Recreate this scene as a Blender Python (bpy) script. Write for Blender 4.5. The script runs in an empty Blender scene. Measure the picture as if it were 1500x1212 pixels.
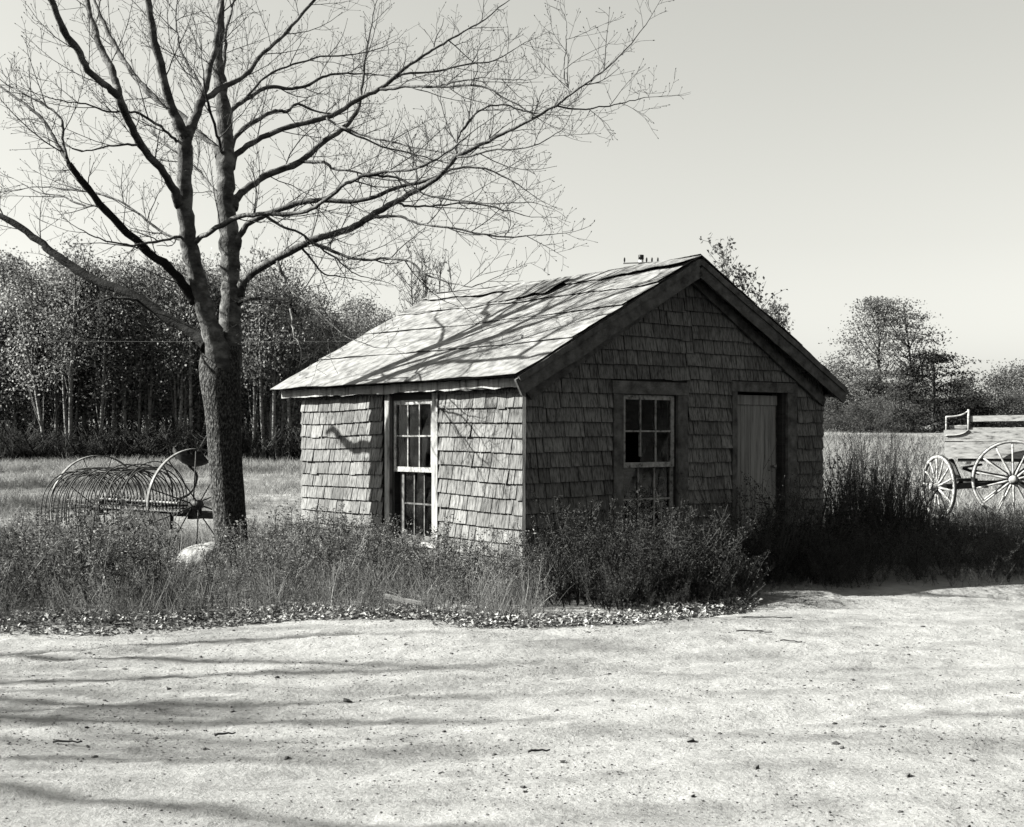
import bpy, math, random
import numpy as np
from mathutils import Vector, Matrix

random.seed(7)
RNG = np.random.default_rng(7)
F_PX, CX, HY, CAMZ = 1949.0, 750.0, 640.0, 1.42      # focal length, centre, horizon of the view camera; lens height

scene = bpy.context.scene
COL = bpy.data.collections.new("place")
scene.collection.children.link(COL)


def at(px, py, Y):
    return np.array([(px - CX) / F_PX * Y, Y, CAMZ - (py - HY) / F_PX * Y])


# ------------------------------------------------------------------ noise
class VNoise:
    def __init__(self, seed, n=256):
        self.n = n
        self.g = np.random.default_rng(seed).random((n, n))

    def __call__(self, x, y):
        x = np.asarray(x, float); y = np.asarray(y, float)
        xi = np.floor(x).astype(int); yi = np.floor(y).astype(int)
        fx = x - xi; fy = y - yi
        fx = fx * fx * (3 - 2 * fx); fy = fy * fy * (3 - 2 * fy)
        n = self.n; g = self.g
        a = g[xi % n, yi % n]; b = g[(xi + 1) % n, yi % n]
        c = g[xi % n, (yi + 1) % n]; d = g[(xi + 1) % n, (yi + 1) % n]
        return (a * (1 - fx) + b * fx) * (1 - fy) + (c * (1 - fx) + d * fx) * fy - 0.5

    def fbm(self, x, y, o=4):
        s = 0; a = 1.0
        for k in range(o):
            s = s + a * self(x * 2 ** k + 17.3 * k, y * 2 ** k + 5.1 * k); a *= 0.5
        return s


N1, N2, N3 = VNoise(1), VNoise(2), VNoise(3)


def sstep(a, b, x):
    t = np.clip((np.asarray(x, float) - a) / (b - a), 0, 1)
    return t * t * (3 - 2 * t)


def ground_h(x, y):
    x = np.asarray(x, float); y = np.asarray(y, float)
    az = x / np.maximum(y, 1.0)
    right = sstep(-0.15, 0.15, az)
    slope = 0.0125 * (1 - right) + 0.0305 * right
    d = np.clip(y - 20, 0, 90)
    h = slope * d * sstep(0, 14, d) + 0.0
    dip = -0.17 * sstep(0.8, 2.8, -x) * sstep(11.5, 14.2, y) * (1 - sstep(20, 30, y))
    near = 0.05 * N1.fbm(x * 0.45, y * 0.45, 3) * sstep(14, 18, y)
    lump = 0.09 * N2.fbm(x * 0.12, y * 0.12, 3) * sstep(22, 34, y)
    return h + dip + near + lump


EDGE_X = [-12, -7, -5, -4, -3, -2.2, -1.5, -0.9, -0.3, 0.2, 0.9, 1.5, 2.0, 2.5, 3.1, 4.5, 7, 14]
EDGE_Y = [10.2, 10.1, 10.05, 10.0, 9.95, 10.2, 10.5, 10.35, 9.98, 9.9, 9.95, 10.5, 11.2, 11.9, 12.3, 12.1, 12.3, 13.0]


def road_edge(x):
    return np.interp(x, EDGE_X, EDGE_Y) + 0.22 * N3.fbm(np.asarray(x, float) * 1.7, 3.3, 3)


def road_bump(x, y):
    u = x * 0.90 + y * 0.43; v = -x * 0.43 + y * 0.90
    r = 0.085 * N1.fbm(u * 0.22 + 9, v * 0.85, 3)
    r = r + 0.036 * N2.fbm(u * 0.7, v * 3.0 + 4, 3)
    for c0 in (5.6, 7.1, 8.9):                           # shallow wheel tracks
        q = v - c0 + 0.35 * N1(u * 0.35 + c0, 2.0)
        r = r - 0.022 * np.exp(-(q / 0.12) ** 2) + 0.010 * np.exp(-((np.abs(q) - 0.22) / 0.09) ** 2)
    r = r + 0.010 * N1.fbm(x * 19, y * 19, 2)
    r = r + 0.020 * N3.fbm(x * 7, y * 7, 3)
    return r


# ------------------------------------------------------------------ mesh building
class MB:
    def __init__(self):
        self.v = []; self.q = []; self.t = []; self.n = 0; self.qm = []; self.tm = []

    def add(self, V, Q=None, T=None, m=0):
        V = np.asarray(V, float).reshape(-1, 3)
        if Q is not None and len(Q):
            self.q.append(np.asarray(Q, np.int64).reshape(-1, 4) + self.n); self.qm.append(np.full(len(self.q[-1]), m))
        if T is not None and len(T):
            self.t.append(np.asarray(T, np.int64).reshape(-1, 3) + self.n); self.tm.append(np.full(len(self.t[-1]), m))
        self.v.append(V); self.n += len(V)

    def arrays(self):
        V = np.concatenate(self.v) if self.v else np.zeros((0, 3))
        Q = np.concatenate(self.q) if self.q else np.zeros((0, 4), np.int64)
        T = np.concatenate(self.t) if self.t else np.zeros((0, 3), np.int64)
        return V, Q, T

    def box(self, lo, hi, M=None, m=0, bev=0.0, taper=None):
        x0, y0, z0 = lo; x1, y1, z1 = hi
        V = np.array([[x0, y0, z0], [x1, y0, z0], [x1, y1, z0], [x0, y1, z0], [x0, y0, z1], [x1, y0, z1], [x1, y1, z1], [x0, y1, z1]], float)
        Q = [[0, 3, 2, 1], [4, 5, 6, 7], [0, 1, 5, 4], [1, 2, 6, 5], [2, 3, 7, 6], [3, 0, 4, 7]]
        if M is not None:
            V = V @ M[:3, :3].T + M[:3, 3]
        self.add(V, Q, m=m)

    def hexa(self, V, m=0):
        self.add(V, [[0, 3, 2, 1], [4, 5, 6, 7], [0, 1, 5, 4], [1, 2, 6, 5], [2, 3, 7, 6], [3, 0, 4, 7]], m=m)

    def board(self, p0, p1, up, w, t, segs=8, wob=0.003, m=0, seed=0):
        """a sawn board from p0 to p1: width w along 'up', thickness t, edges slightly uneven"""
        p0 = np.array(p0, float); p1 = np.array(p1, float); up = np.array(up, float)
        d = (p1 - p0) / np.linalg.norm(p1 - p0)
        up = up - d * (up @ d); up /= np.linalg.norm(up); s = np.cross(d, up)
        r = np.random.default_rng(seed + int(abs(p0.sum()) * 997))
        V = []
        for i in range(segs + 1):
            c = p0 + (p1 - p0) * i / segs
            j = r.normal(0, wob, 4)
            V += [c - up * (w / 2 + j[0]) - s * t / 2, c + up * (w / 2 + j[1]) - s * t / 2,
                  c + up * (w / 2 + j[2]) + s * t / 2, c - up * (w / 2 + j[3]) + s * t / 2]
        Q = []
        for i in range(segs):
            a = 4 * i
            for k in range(4):
                Q.append([a + k, a + (k + 1) % 4, a + 4 + (k + 1) % 4, a + 4 + k])
        Q.append([3, 2, 1, 0]); a = 4 * segs; Q.append([a, a + 1, a + 2, a + 3])
        self.add(V, Q, m=m)

    def tube(self, P, R, k=6, m=0, cap=True, closed=False):
        P = np.asarray(P, float); n = len(P); R = np.broadcast_to(np.asarray(R, float), (n,))
        if closed:
            T = np.roll(P, -1, 0) - np.roll(P, 1, 0)
        else:
            T = np.gradient(P, axis=0)
        T = T / (np.linalg.norm(T, axis=1, keepdims=True) + 1e-12)
        ref = np.zeros(3)
        ref[int(np.argmin(np.abs(T).max(0)))] = 1
        U = np.cross(T, ref); U /= (np.linalg.norm(U, axis=1, keepdims=True) + 1e-12)
        W = np.cross(T, U)
        a = np.arange(k) * 2 * math.pi / k
        V = P[:, None] + R[:, None, None] * (np.cos(a)[None, :, None] * U[:, None] + np.sin(a)[None, :, None] * W[:, None])
        i = np.arange(n if closed else n - 1)[:, None]; j = np.arange(k)[None]
        i2 = (i + 1) % n; j2 = (j + 1) % k
        Q = np.stack([i * k + j + 0 * j2, i * k + j2, i2 * k + j2, i2 * k + j], -1).reshape(-1, 4)
        T3 = None
        V = V.reshape(-1, 3)
        if cap and not closed:
            V = np.concatenate([V, P[:1], P[-1:]])
            jj = np.arange(k); j2 = (jj + 1) % k
            T3 = np.concatenate([np.stack([np.full(k, n * k), j2, jj], -1),
                                 np.stack([np.full(k, n * k + 1), (n - 1) * k + jj, (n - 1) * k + j2], -1)])
        self.add(V, Q, T3, m=m)

    def build(self, name, mats, parent=None, smooth=False):
        V, Q, T = self.arrays()
        return link(name, make_mesh(name, V, Q, T, mats, smooth, self.qm, self.tm), parent)


def make_mesh(name, V, Q, T, mats, smooth=False, qm=None, tm=None):
    me = bpy.data.meshes.new(name)
    me.vertices.add(len(V)); me.vertices.foreach_set("co", V.astype(np.float32).ravel())
    nq, nt = len(Q), len(T)
    loops = np.concatenate([Q.ravel(), T.ravel()]).astype(np.int32)
    me.loops.add(len(loops)); me.loops.foreach_set("vertex_index", loops)
    me.polygons.add(nq + nt)
    ls = np.concatenate([np.arange(nq) * 4, nq * 4 + np.arange(nt) * 3]).astype(np.int32)
    me.polygons.foreach_set("loop_start", ls)
    me.polygons.foreach_set("use_smooth", np.full(nq + nt, bool(smooth)))
    mats = mats if isinstance(mats, (list, tuple)) else [mats]
    for m in mats:
        me.materials.append(m)
    if len(mats) > 1:
        mi = np.concatenate([np.concatenate(qm) if qm else np.zeros(0), np.concatenate(tm) if tm else np.zeros(0)]).astype(np.int32)
        me.polygons.foreach_set("material_index", mi)
    me.update(calc_edges=True)
    return me


def link(name, me, parent=None):
    o = bpy.data.objects.new(name, me); COL.objects.link(o)
    if parent is not None:
        o.parent = parent
    return o


def empty(name, loc=(0, 0, 0), rz=0.0):
    o = bpy.data.objects.new(name, None); o.empty_display_size = 0.2; COL.objects.link(o)
    o.location = tuple(float(c) for c in loc); o.rotation_euler = (0, 0, rz)
    return o


def tag(o, label=None, cat=None, group=None, kind=None):
    if label: o["label"] = label
    if cat: o["category"] = cat
    if group: o["group"] = group
    if kind: o["kind"] = kind
    return o


def copy_tree(o, parent=None):
    c = o.copy(); COL.objects.link(c)
    if parent is not None:
        c.parent = parent
    for ch in list(o.children):
        copy_tree(ch, c)
    return c


# ------------------------------------------------------------------ materials (all greys: it is a black-and-white picture)
TINT = (1.0, 1.0, 0.93)


def mat(name, ramp, scale=(1, 1, 1), nscale=6.0, detail=6.0, rough=0.9, bump=0.0, bscale=40.0, bstretch=None, island=0.0,
        spec=0.2, island_shift=True, ramp_noise2=None, coord="Object"):
    """procedural grey: a noise through a ramp, optional per-piece variation and bump"""
    m = bpy.data.materials.new(name); m.use_nodes = True
    nt = m.node_tree; N = nt.nodes; L = nt.links
    b = N["Principled BSDF"]; b.inputs["Roughness"].default_value = rough
    b.inputs["Specular IOR Level"].default_value = spec
    tc = N.new("ShaderNodeTexCoord"); mp = N.new("ShaderNodeMapping"); mp.inputs["Scale"].default_value = scale
    L.new(tc.outputs[coord], mp.inputs["Vector"])
    vec = mp.outputs["Vector"]
    geo = N.new("ShaderNodeNewGeometry")
    if island and island_shift:
        mul = N.new("ShaderNodeMath"); mul.operation = "MULTIPLY"; mul.inputs[1].default_value = 50.0
        L.new(geo.outputs["Random Per Island"], mul.inputs[0])
        add = N.new("ShaderNodeVectorMath"); add.operation = "ADD"
        L.new(vec, add.inputs[0]); L.new(mul.outputs[0], add.inputs[1]); vec = add.outputs[0]
    nz = N.new("ShaderNodeTexNoise"); nz.inputs["Scale"].default_value = nscale; nz.inputs["Detail"].default_value = detail
    nz.inputs["Roughness"].default_value = 0.62
    L.new(vec, nz.inputs["Vector"])
    cr = N.new("ShaderNodeValToRGB"); els = cr.color_ramp.elements
    while len(els) < len(ramp): els.new(0.5)
    for e, (p, g) in zip(els, ramp):
        e.position = p; e.color = (g, g, g, 1)
    L.new(nz.outputs["Fac"], cr.inputs["Fac"])
    col = cr.outputs["Color"]
    if island:
        mr = N.new("ShaderNodeMapRange"); mr.inputs["To Min"].default_value = 1 - island; mr.inputs["To Max"].default_value = 1 + island
        L.new(geo.outputs["Random Per Island"], mr.inputs["Value"])
        mx = N.new("ShaderNodeVectorMath"); mx.operation = "MULTIPLY"
        L.new(col, mx.inputs[0]); L.new(mr.outputs[0], mx.inputs[1]); col = mx.outputs[0]
    if ramp_noise2:                                     # a second, broad stain multiplied in
        sc, p0, g0, p1, g1 = ramp_noise2
        n2 = N.new("ShaderNodeTexNoise"); n2.inputs["Scale"].default_value = sc; n2.inputs["Detail"].default_value = 4
        L.new(tc.outputs[coord], n2.inputs["Vector"])
        m2 = N.new("ShaderNodeMapRange"); m2.inputs["From Min"].default_value = p0; m2.inputs["From Max"].default_value = p1
        m2.inputs["To Min"].default_value = g0; m2.inputs["To Max"].default_value = g1
        L.new(n2.outputs["Fac"], m2.inputs["Value"])
        mx2 = N.new("ShaderNodeVectorMath"); mx2.operation = "MULTIPLY"
        L.new(col, mx2.inputs[0]); L.new(m2.outputs[0], mx2.inputs[1]); col = mx2.outputs[0]
    L.new(col, b.inputs["Base Color"])
    if bump:
        mb_ = N.new("ShaderNodeMapping"); mb_.inputs["Scale"].default_value = bstretch or scale
        L.new(tc.outputs[coord], mb_.inputs["Vector"])
        nb = N.new("ShaderNodeTexNoise"); nb.inputs["Scale"].default_value = bscale; nb.inputs["Detail"].default_value = 6
        L.new(mb_.outputs["Vector"], nb.inputs["Vector"])
        bp = N.new("ShaderNodeBump"); bp.inputs["Strength"].default_value = 1.0; bp.inputs["Distance"].default_value = bump
        L.new(nb.outputs["Fac"], bp.inputs["Height"]); L.new(bp.outputs["Normal"], b.inputs["Normal"])
    return m


def leaf_mat(name, a, var, trans=0.25):
    m = bpy.data.materials.new(name); m.use_nodes = True
    nt = m.node_tree; N = nt.nodes; L = nt.links
    for n in list(N): N.remove(n)
    out = N.new("ShaderNodeOutputMaterial"); geo = N.new("ShaderNodeNewGeometry")
    oi = N.new("ShaderNodeObjectInfo")
    mr = N.new("ShaderNodeMapRange"); mr.inputs["To Min"].default_value = a * (1 - var); mr.inputs["To Max"].default_value = a * (1 + var)
    L.new(geo.outputs["Random Per Island"], mr.inputs["Value"])
    mo = N.new("ShaderNodeMapRange"); mo.inputs["To Min"].default_value = 0.75; mo.inputs["To Max"].default_value = 1.3
    L.new(oi.outputs["Random"], mo.inputs["Value"])
    mm = N.new("ShaderNodeMath"); mm.operation = "MULTIPLY"
    L.new(mr.outputs[0], mm.inputs[0]); L.new(mo.outputs[0], mm.inputs[1])
    d = N.new("ShaderNodeBsdfDiffuse"); t = N.new("ShaderNodeBsdfTranslucent"); mx = N.new("ShaderNodeMixShader")
    mx.inputs[0].default_value = trans
    L.new(mm.outputs[0], d.inputs["Color"]); L.new(mm.outputs[0], t.inputs["Color"])
    L.new(d.outputs[0], mx.inputs[1]); L.new(t.outputs[0], mx.inputs[2]); L.new(mx.outputs[0], out.inputs["Surface"])
    return m


M = {}
M["shingle"] = mat("weathered_shingle", [(0.30, 0.035), (0.44, 0.16), (0.57, 0.28), (0.78, 0.38)], scale=(18, 18, 1.0), nscale=3.4, island=0.24,
                   bump=0.0015, bscale=9, bstretch=(14, 14, 1.2), ramp_noise2=(1.6, 0.3, 0.72, 0.65, 1.12))
M["sheathing"] = mat("dark_sheathing", [(0.3, 0.03), (0.7, 0.07)], scale=(1, 1, 8), nscale=4)
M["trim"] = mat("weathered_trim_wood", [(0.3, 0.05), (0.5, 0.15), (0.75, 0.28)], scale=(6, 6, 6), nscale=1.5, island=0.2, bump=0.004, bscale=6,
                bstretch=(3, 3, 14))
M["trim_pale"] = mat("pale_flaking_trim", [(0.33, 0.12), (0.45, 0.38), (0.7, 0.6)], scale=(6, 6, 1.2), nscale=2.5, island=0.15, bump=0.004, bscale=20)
M["sash"] = mat("chipped_white_sash_paint", [(0.34, 0.12), (0.47, 0.38), (0.7, 0.62)], nscale=22, island=0.12, bump=0.003, bscale=60)
M["sash_grey"] = mat("bare_grey_sash_wood", [(0.3, 0.06), (0.5, 0.17), (0.75, 0.32)], nscale=16, bump=0.003, bscale=60)
M["door"] = mat("worn_door_boards", [(0.28, 0.13), (0.5, 0.36), (0.75, 0.55)], scale=(11, 11, 0.8), nscale=2.4, island=0.12, bump=0.003, bscale=10,
                bstretch=(12, 12, 1))
M["roofing"] = mat("felt_roofing", [(0.3, 0.27), (0.47, 0.38), (0.7, 0.43)], nscale=9, detail=12, bump=0.002, bscale=60, ramp_noise2=(9.0, 0.32, 0.5, 0.7, 1.0))
M["roof_torn"] = mat("torn_felt", [(0.3, 0.06), (0.5, 0.20), (0.7, 0.38)], nscale=8, detail=8, bump=0.01, bscale=25)
M["bark"] = mat("tree_bark", [(0.32, 0.04), (0.5, 0.14), (0.66, 0.34)], scale=(1, 1, 1.6), nscale=7, detail=9, bump=0.012, bscale=30, bstretch=(1.2, 1.2, 0.7))
M["bark_rough"] = mat("rough_trunk_bark", [(0.40, 0.012), (0.5, 0.06), (0.64, 0.22)], scale=(1.4, 1.4, 0.75), nscale=46, detail=9, bump=0.03, bscale=30,
                      bstretch=(1.5, 1.5, 0.6))
M["bark_darkened"] = mat("darkened_limb_bark", [(0.32, 0.006), (0.5, 0.015), (0.72, 0.05)], scale=(1, 1, 1.6), nscale=9, detail=9, bump=0.012, bscale=30)  # bark tone darkened so these sunlit low limbs read as if in shade
M["twig"] = mat("twig_bark", [(0.3, 0.03), (0.7, 0.09)], nscale=3)
M["road"] = None
M["iron"] = mat("rusty_iron", [(0.35, 0.025), (0.55, 0.07), (0.75, 0.15)], nscale=18, rough=0.6, bump=0.002, bscale=80, spec=0.4)
M["tyre"] = mat("worn_iron_tyre", [(0.35, 0.12), (0.6, 0.30)], nscale=14, rough=0.45, spec=0.5)
M["oldwood"] = mat("grey_old_wood", [(0.3, 0.04), (0.55, 0.10), (0.8, 0.16)], scale=(2, 2, 2), nscale=5, bump=0.004, bscale=20)
M["wagon"] = mat("faded_wagon_paint", [(0.33, 0.12), (0.46, 0.46), (0.7, 0.68)], scale=(1.2, 1.2, 5), nscale=5, detail=8, island=0.08, bump=0.003, bscale=30)
M["rock"] = mat("pale_stone", [(0.36, 0.16), (0.48, 0.38), (0.66, 0.52)], nscale=9, detail=10, bump=0.03, bscale=14)
M["gravel"] = mat("gravel_stone", [(0.3, 0.05), (0.7, 0.18)], nscale=9, island=0.5)
M["litter"] = leaf_mat("dry_litter", 0.38, 0.85, 0.1)
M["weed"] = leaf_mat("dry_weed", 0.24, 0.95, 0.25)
M["weed_darkened"] = leaf_mat("darkened_weed", 0.085, 0.85, 0.2)  # weed tone darkened; right of the shed it deepens the shade
M["straw"] = leaf_mat("pale_straw", 0.34, 0.35, 0.2)
M["grass"] = leaf_mat("field_grass", 0.33, 0.55, 0.3)
M["leaf_mid"] = leaf_mat("autumn_leaf", 0.36, 0.85, 0.45)
M["leaf_dark"] = leaf_mat("pine_needle", 0.035, 0.5, 0.1)
M["leaf_far"] = leaf_mat("field_edge_leaf", 0.19, 0.7, 0.45)
M["birch"] = mat("birch_bark", [(0.38, 0.08), (0.46, 0.30), (0.7, 0.48)], scale=(1, 1, 3), nscale=5)
M["darktrunk"] = mat("dark_woodland_bark", [(0.3, 0.04), (0.7, 0.12)], nscale=6)
M["polewood"] = mat("bleached_pole_wood", [(0.3, 0.5), (0.7, 0.66)], nscale=5)
M["ceramic"] = mat("dark_insulator", [(0.3, 0.02), (0.7, 0.03)], nscale=5, rough=0.3)
M["wire"] = mat("bare_wire", [(0.3, 0.22), (0.7, 0.3)], nscale=5, rough=0.6)


def ground_mat():
    m = bpy.data.materials.new("field_ground"); m.use_nodes = True
    nt = m.node_tree; N = nt.nodes; L = nt.links; b = N["Principled BSDF"]; b.inputs["Roughness"].default_value = 1; b.inputs["Specular IOR Level"].default_value = 0.05
    tc = N.new("ShaderNodeTexCoord")
    n1 = N.new("ShaderNodeTexNoise"); n1.inputs["Scale"].default_value = 0.55; n1.inputs["Detail"].default_value = 12; n1.inputs["Roughness"].default_value = 0.7
    L.new(tc.outputs["Object"], n1.inputs["Vector"])
    cr = N.new("ShaderNodeValToRGB"); e = cr.color_ramp.elements
    e[0].position = 0.34; e[0].color = (0.20,) * 3 + (1,); e[1].position = 0.66; e[1].color = (0.42,) * 3 + (1,)
    L.new(n1.outputs["Fac"], cr.inputs["Fac"]); L.new(cr.outputs["Color"], b.inputs["Base Color"])
    n2 = N.new("ShaderNodeTexNoise"); n2.inputs["Scale"].default_value = 7; n2.inputs["Detail"].default_value = 8
    L.new(tc.outputs["Object"], n2.inputs["Vector"])
    bp = N.new("ShaderNodeBump"); bp.inputs["Distance"].default_value = 0.08
    L.new(n2.outputs["Fac"], bp.inputs["Height"]); L.new(bp.outputs["Normal"], b.inputs["Normal"])
    return m


def road_mat():
    m = bpy.data.materials.new("sandy_dirt"); m.use_nodes = True
    nt = m.node_tree; N = nt.nodes; L = nt.links; b = N["Principled BSDF"]; b.inputs["Roughness"].default_value = 1; b.inputs["Specular IOR Level"].default_value = 0.05
    tc = N.new("ShaderNodeTexCoord")
    mp = N.new("ShaderNodeMapping"); mp.inputs["Rotation"].default_value = (0, 0, -0.45); mp.inputs["Scale"].default_value = (0.5, 1.6, 1)
    L.new(tc.outputs["Object"], mp.inputs["Vector"])
    n1 = N.new("ShaderNodeTexNoise"); n1.inputs["Scale"].default_value = 1.3; n1.inputs["Detail"].default_value = 10; n1.inputs["Roughness"].default_value = 0.66
    L.new(mp.outputs["Vector"], n1.inputs["Vector"])
    cr = N.new("ShaderNodeValToRGB"); e = cr.color_ramp.elements
    e[0].position = 0.34; e[0].color = (0.27,) * 3 + (1,); e[1].position = 0.55; e[1].color = (0.50,) * 3 + (1,)
    L.new(n1.outputs["Fac"], cr.inputs["Fac"])
    n3 = N.new("ShaderNodeTexNoise"); n3.inputs["Scale"].default_value = 55; n3.inputs["Detail"].default_value = 4
    L.new(tc.outputs["Object"], n3.inputs["Vector"])
    m3 = N.new("ShaderNodeMapRange"); m3.inputs["From Min"].default_value = 0.3; m3.inputs["From Max"].default_value = 0.55
    m3.inputs["To Min"].default_value = 0.72; m3.inputs["To Max"].default_value = 1.0
    L.new(n3.outputs["Fac"], m3.inputs["Value"])
    mx = N.new("ShaderNodeVectorMath"); mx.operation = "MULTIPLY"
    L.new(cr.outputs["Color"], mx.inputs[0]); L.new(m3.outputs[0], mx.inputs[1]); L.new(mx.outputs[0], b.inputs["Base Color"])
    n2 = N.new("ShaderNodeTexNoise"); n2.inputs["Scale"].default_value = 28; n2.inputs["Detail"].default_value = 9; n2.inputs["Roughness"].default_value = 0.7
    L.new(tc.outputs["Object"], n2.inputs["Vector"])
    bp = N.new("ShaderNodeBump"); bp.inputs["Distance"].default_value = 0.020
    L.new(n2.outputs["Fac"], bp.inputs["Height"]); L.new(bp.outputs["Normal"], b.inputs["Normal"])
    return m


def glass_mat():
    m = bpy.data.materials.new("dusty_window_glass"); m.use_nodes = True
    nt = m.node_tree; N = nt.nodes; L = nt.links
    for n in list(N): N.remove(n)
    out = N.new("ShaderNodeOutputMaterial")
    tr = N.new("ShaderNodeBsdfTransparent"); tr.inputs["Color"].default_value = (0.8, 0.8, 0.8, 1)
    gl = N.new("ShaderNodeBsdfGlossy"); gl.inputs["Roughness"].default_value = 0.04; gl.inputs["Color"].default_value = (0.6, 0.6, 0.6, 1)
    fr = N.new("ShaderNodeFresnel"); fr.inputs["IOR"].default_value = 1.5
    df = N.new("ShaderNodeBsdfDiffuse"); df.inputs["Color"].default_value = (0.35, 0.35, 0.35, 1)
    tc = N.new("ShaderNodeTexCoord"); nz = N.new("ShaderNodeTexNoise"); nz.inputs["Scale"].default_value = 6; nz.inputs["Detail"].default_value = 8
    L.new(tc.outputs["Object"], nz.inputs["Vector"])
    mr = N.new("ShaderNodeMapRange"); mr.inputs["From Min"].default_value = 0.4; mr.inputs["From Max"].default_value = 0.75
    mr.inputs["To Min"].default_value = 0.0; mr.inputs["To Max"].default_value = 0.07
    L.new(nz.outputs["Fac"], mr.inputs["Value"])
    m1 = N.new("ShaderNodeMixShader"); m2 = N.new("ShaderNodeMixShader")
    L.new(fr.outputs[0], m1.inputs[0]); L.new(tr.outputs[0], m1.inputs[1]); L.new(gl.outputs[0], m1.inputs[2])
    L.new(mr.outputs[0], m2.inputs[0]); L.new(m1.outputs[0], m2.inputs[1]); L.new(df.outputs[0], m2.inputs[2])
    L.new(m2.outputs[0], out.inputs["Surface"])
    return m


M["ground"] = ground_mat(); M["road"] = road_mat(); M["glass"] = glass_mat()


# ------------------------------------------------------------------ light, sky, camera
SUN_DIR = np.array([-0.9987, -0.05]); SUN_EL = math.radians(33)
to_sun = Vector((SUN_DIR[0] * math.cos(SUN_EL), SUN_DIR[1] * math.cos(SUN_EL), math.sin(SUN_EL))).normalized()


def build_light():
    sd = bpy.data.lights.new("sun", "SUN"); sd.energy = 5.0; sd.angle = math.radians(0.5); sd.color = (1.0, 0.995, 0.93)
    so = bpy.data.objects.new("sun", sd); scene.collection.objects.link(so)
    so.rotation_euler = to_sun.to_track_quat("Z", "Y").to_euler()
    w = bpy.data.worlds.new("World"); scene.world = w; w.use_nodes = True
    nt = w.node_tree; N = nt.nodes; L = nt.links
    bg = N["Background"]
    sky = N.new("ShaderNodeTexSky"); sky.sky_type = "NISHITA"; sky.sun_disc = False
    sky.sun_elevation = SUN_EL; sky.sun_rotation = math.atan2(to_sun.x, to_sun.y) % (2 * math.pi)
    sky.dust_density = 2.0; sky.air_density = 1.0; sky.ozone_density = 1.0
    bw = N.new("ShaderNodeRGBToBW"); L.new(sky.outputs[0], bw.inputs[0])
    # the sky ahead is bright and hazy, the sky behind the camera is dimmed to keep shaded sides dark
    tc = N.new("ShaderNodeTexCoord"); sx = N.new("ShaderNodeSeparateXYZ"); L.new(tc.outputs["Generated"], sx.inputs[0])
    mr = N.new("ShaderNodeMapRange"); mr.interpolation_type = "SMOOTHSTEP"
    mr.inputs["From Min"].default_value = -0.1; mr.inputs["From Max"].default_value = 0.85
    mr.inputs["To Min"].default_value = SKY_BACK; mr.inputs["To Max"].default_value = SKY_FRONT
    L.new(sx.outputs["Y"], mr.inputs["Value"])
    mm = N.new("ShaderNodeMath"); mm.operation = "MULTIPLY"; L.new(bw.outputs[0], mm.inputs[0]); L.new(mr.outputs[0], mm.inputs[1])
    vm = N.new("ShaderNodeVectorMath"); vm.operation = "MULTIPLY"; vm.inputs[1].default_value = TINT
    fc = N.new("ShaderNodeValToRGB"); e = fc.color_ramp.elements
    e[0].position = 0.0; e[0].color = (0.52,) * 3 + (1,); e[1].position = 1.0; e[1].color = (0.40,) * 3 + (1,)
    for p_, g_ in ((0.14, 0.50), (0.32, 0.57), (0.6, 0.55)):
        q_ = e.new(p_); q_.color = (g_,) * 3 + (1,)
    L.new(sx.outputs["Z"], fc.inputs["Fac"])
    m2 = N.new("ShaderNodeMath"); m2.operation = "MULTIPLY"; L.new(mm.outputs[0], m2.inputs[0]); L.new(fc.outputs["Color"], m2.inputs[1]); mm = m2
    L.new(mm.outputs[0], vm.inputs[0]); L.new(vm.outputs[0], bg.inputs["Color"])
    bg.inputs["Strength"].default_value = 0.1
    cd = bpy.data.cameras.new("camera"); co = bpy.data.objects.new("camera", cd); scene.collection.objects.link(co)
    co.location = (0, 0, CAMZ); co.rotation_euler = (math.radians(90), 0, 0)
    cd.sensor_fit = "HORIZONTAL"; cd.sensor_width = 36; cd.lens = F_PX / 1500 * 36
    cd.shift_y = (HY - 606.0) / 1500.0; cd.clip_start = 0.1; cd.clip_end = 4000
    scene.camera = co
    vs = scene.view_settings; vs.view_transform = "Standard"; vs.look = "None"; vs.exposure = EXPOSURE; vs.gamma = 1
    scene.render.engine = "CYCLES"
    c = scene.cycles; c.max_bounces = 6; c.diffuse_bounces = 0; c.glossy_bounces = 3; c.transparent_max_bounces = 12; c.transmission_bounces = 4
    c.use_adaptive_sampling = True; c.adaptive_threshold = 0.01


SKY_BACK, SKY_FRONT, EXPOSURE = 0.9, 2.3, 1.05


# ------------------------------------------------------------------ ground and road
def grid_mesh(xs, ys, hf, keep=None):
    X, Y = np.meshgrid(xs, ys, indexing="ij")
    Z = hf(X, Y)
    nx, ny = X.shape
    V = np.stack([X, Y, Z], -1).reshape(-1, 3)
    i = np.arange(nx - 1)[:, None]; j = np.arange(ny - 1)[None]
    Q = np.stack([i * ny + j, (i + 1) * ny + j, (i + 1) * ny + j + 1, i * ny + j + 1], -1).reshape(-1, 4)
    if keep is not None:
        k = keep(X, Y).reshape(-1)
        Q = Q[k[Q].all(1)]
        used = np.unique(Q); idx = np.full(len(V), -1); idx[used] = np.arange(len(used))
        V = V[used]; Q = idx[Q]
    return V, Q


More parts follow.
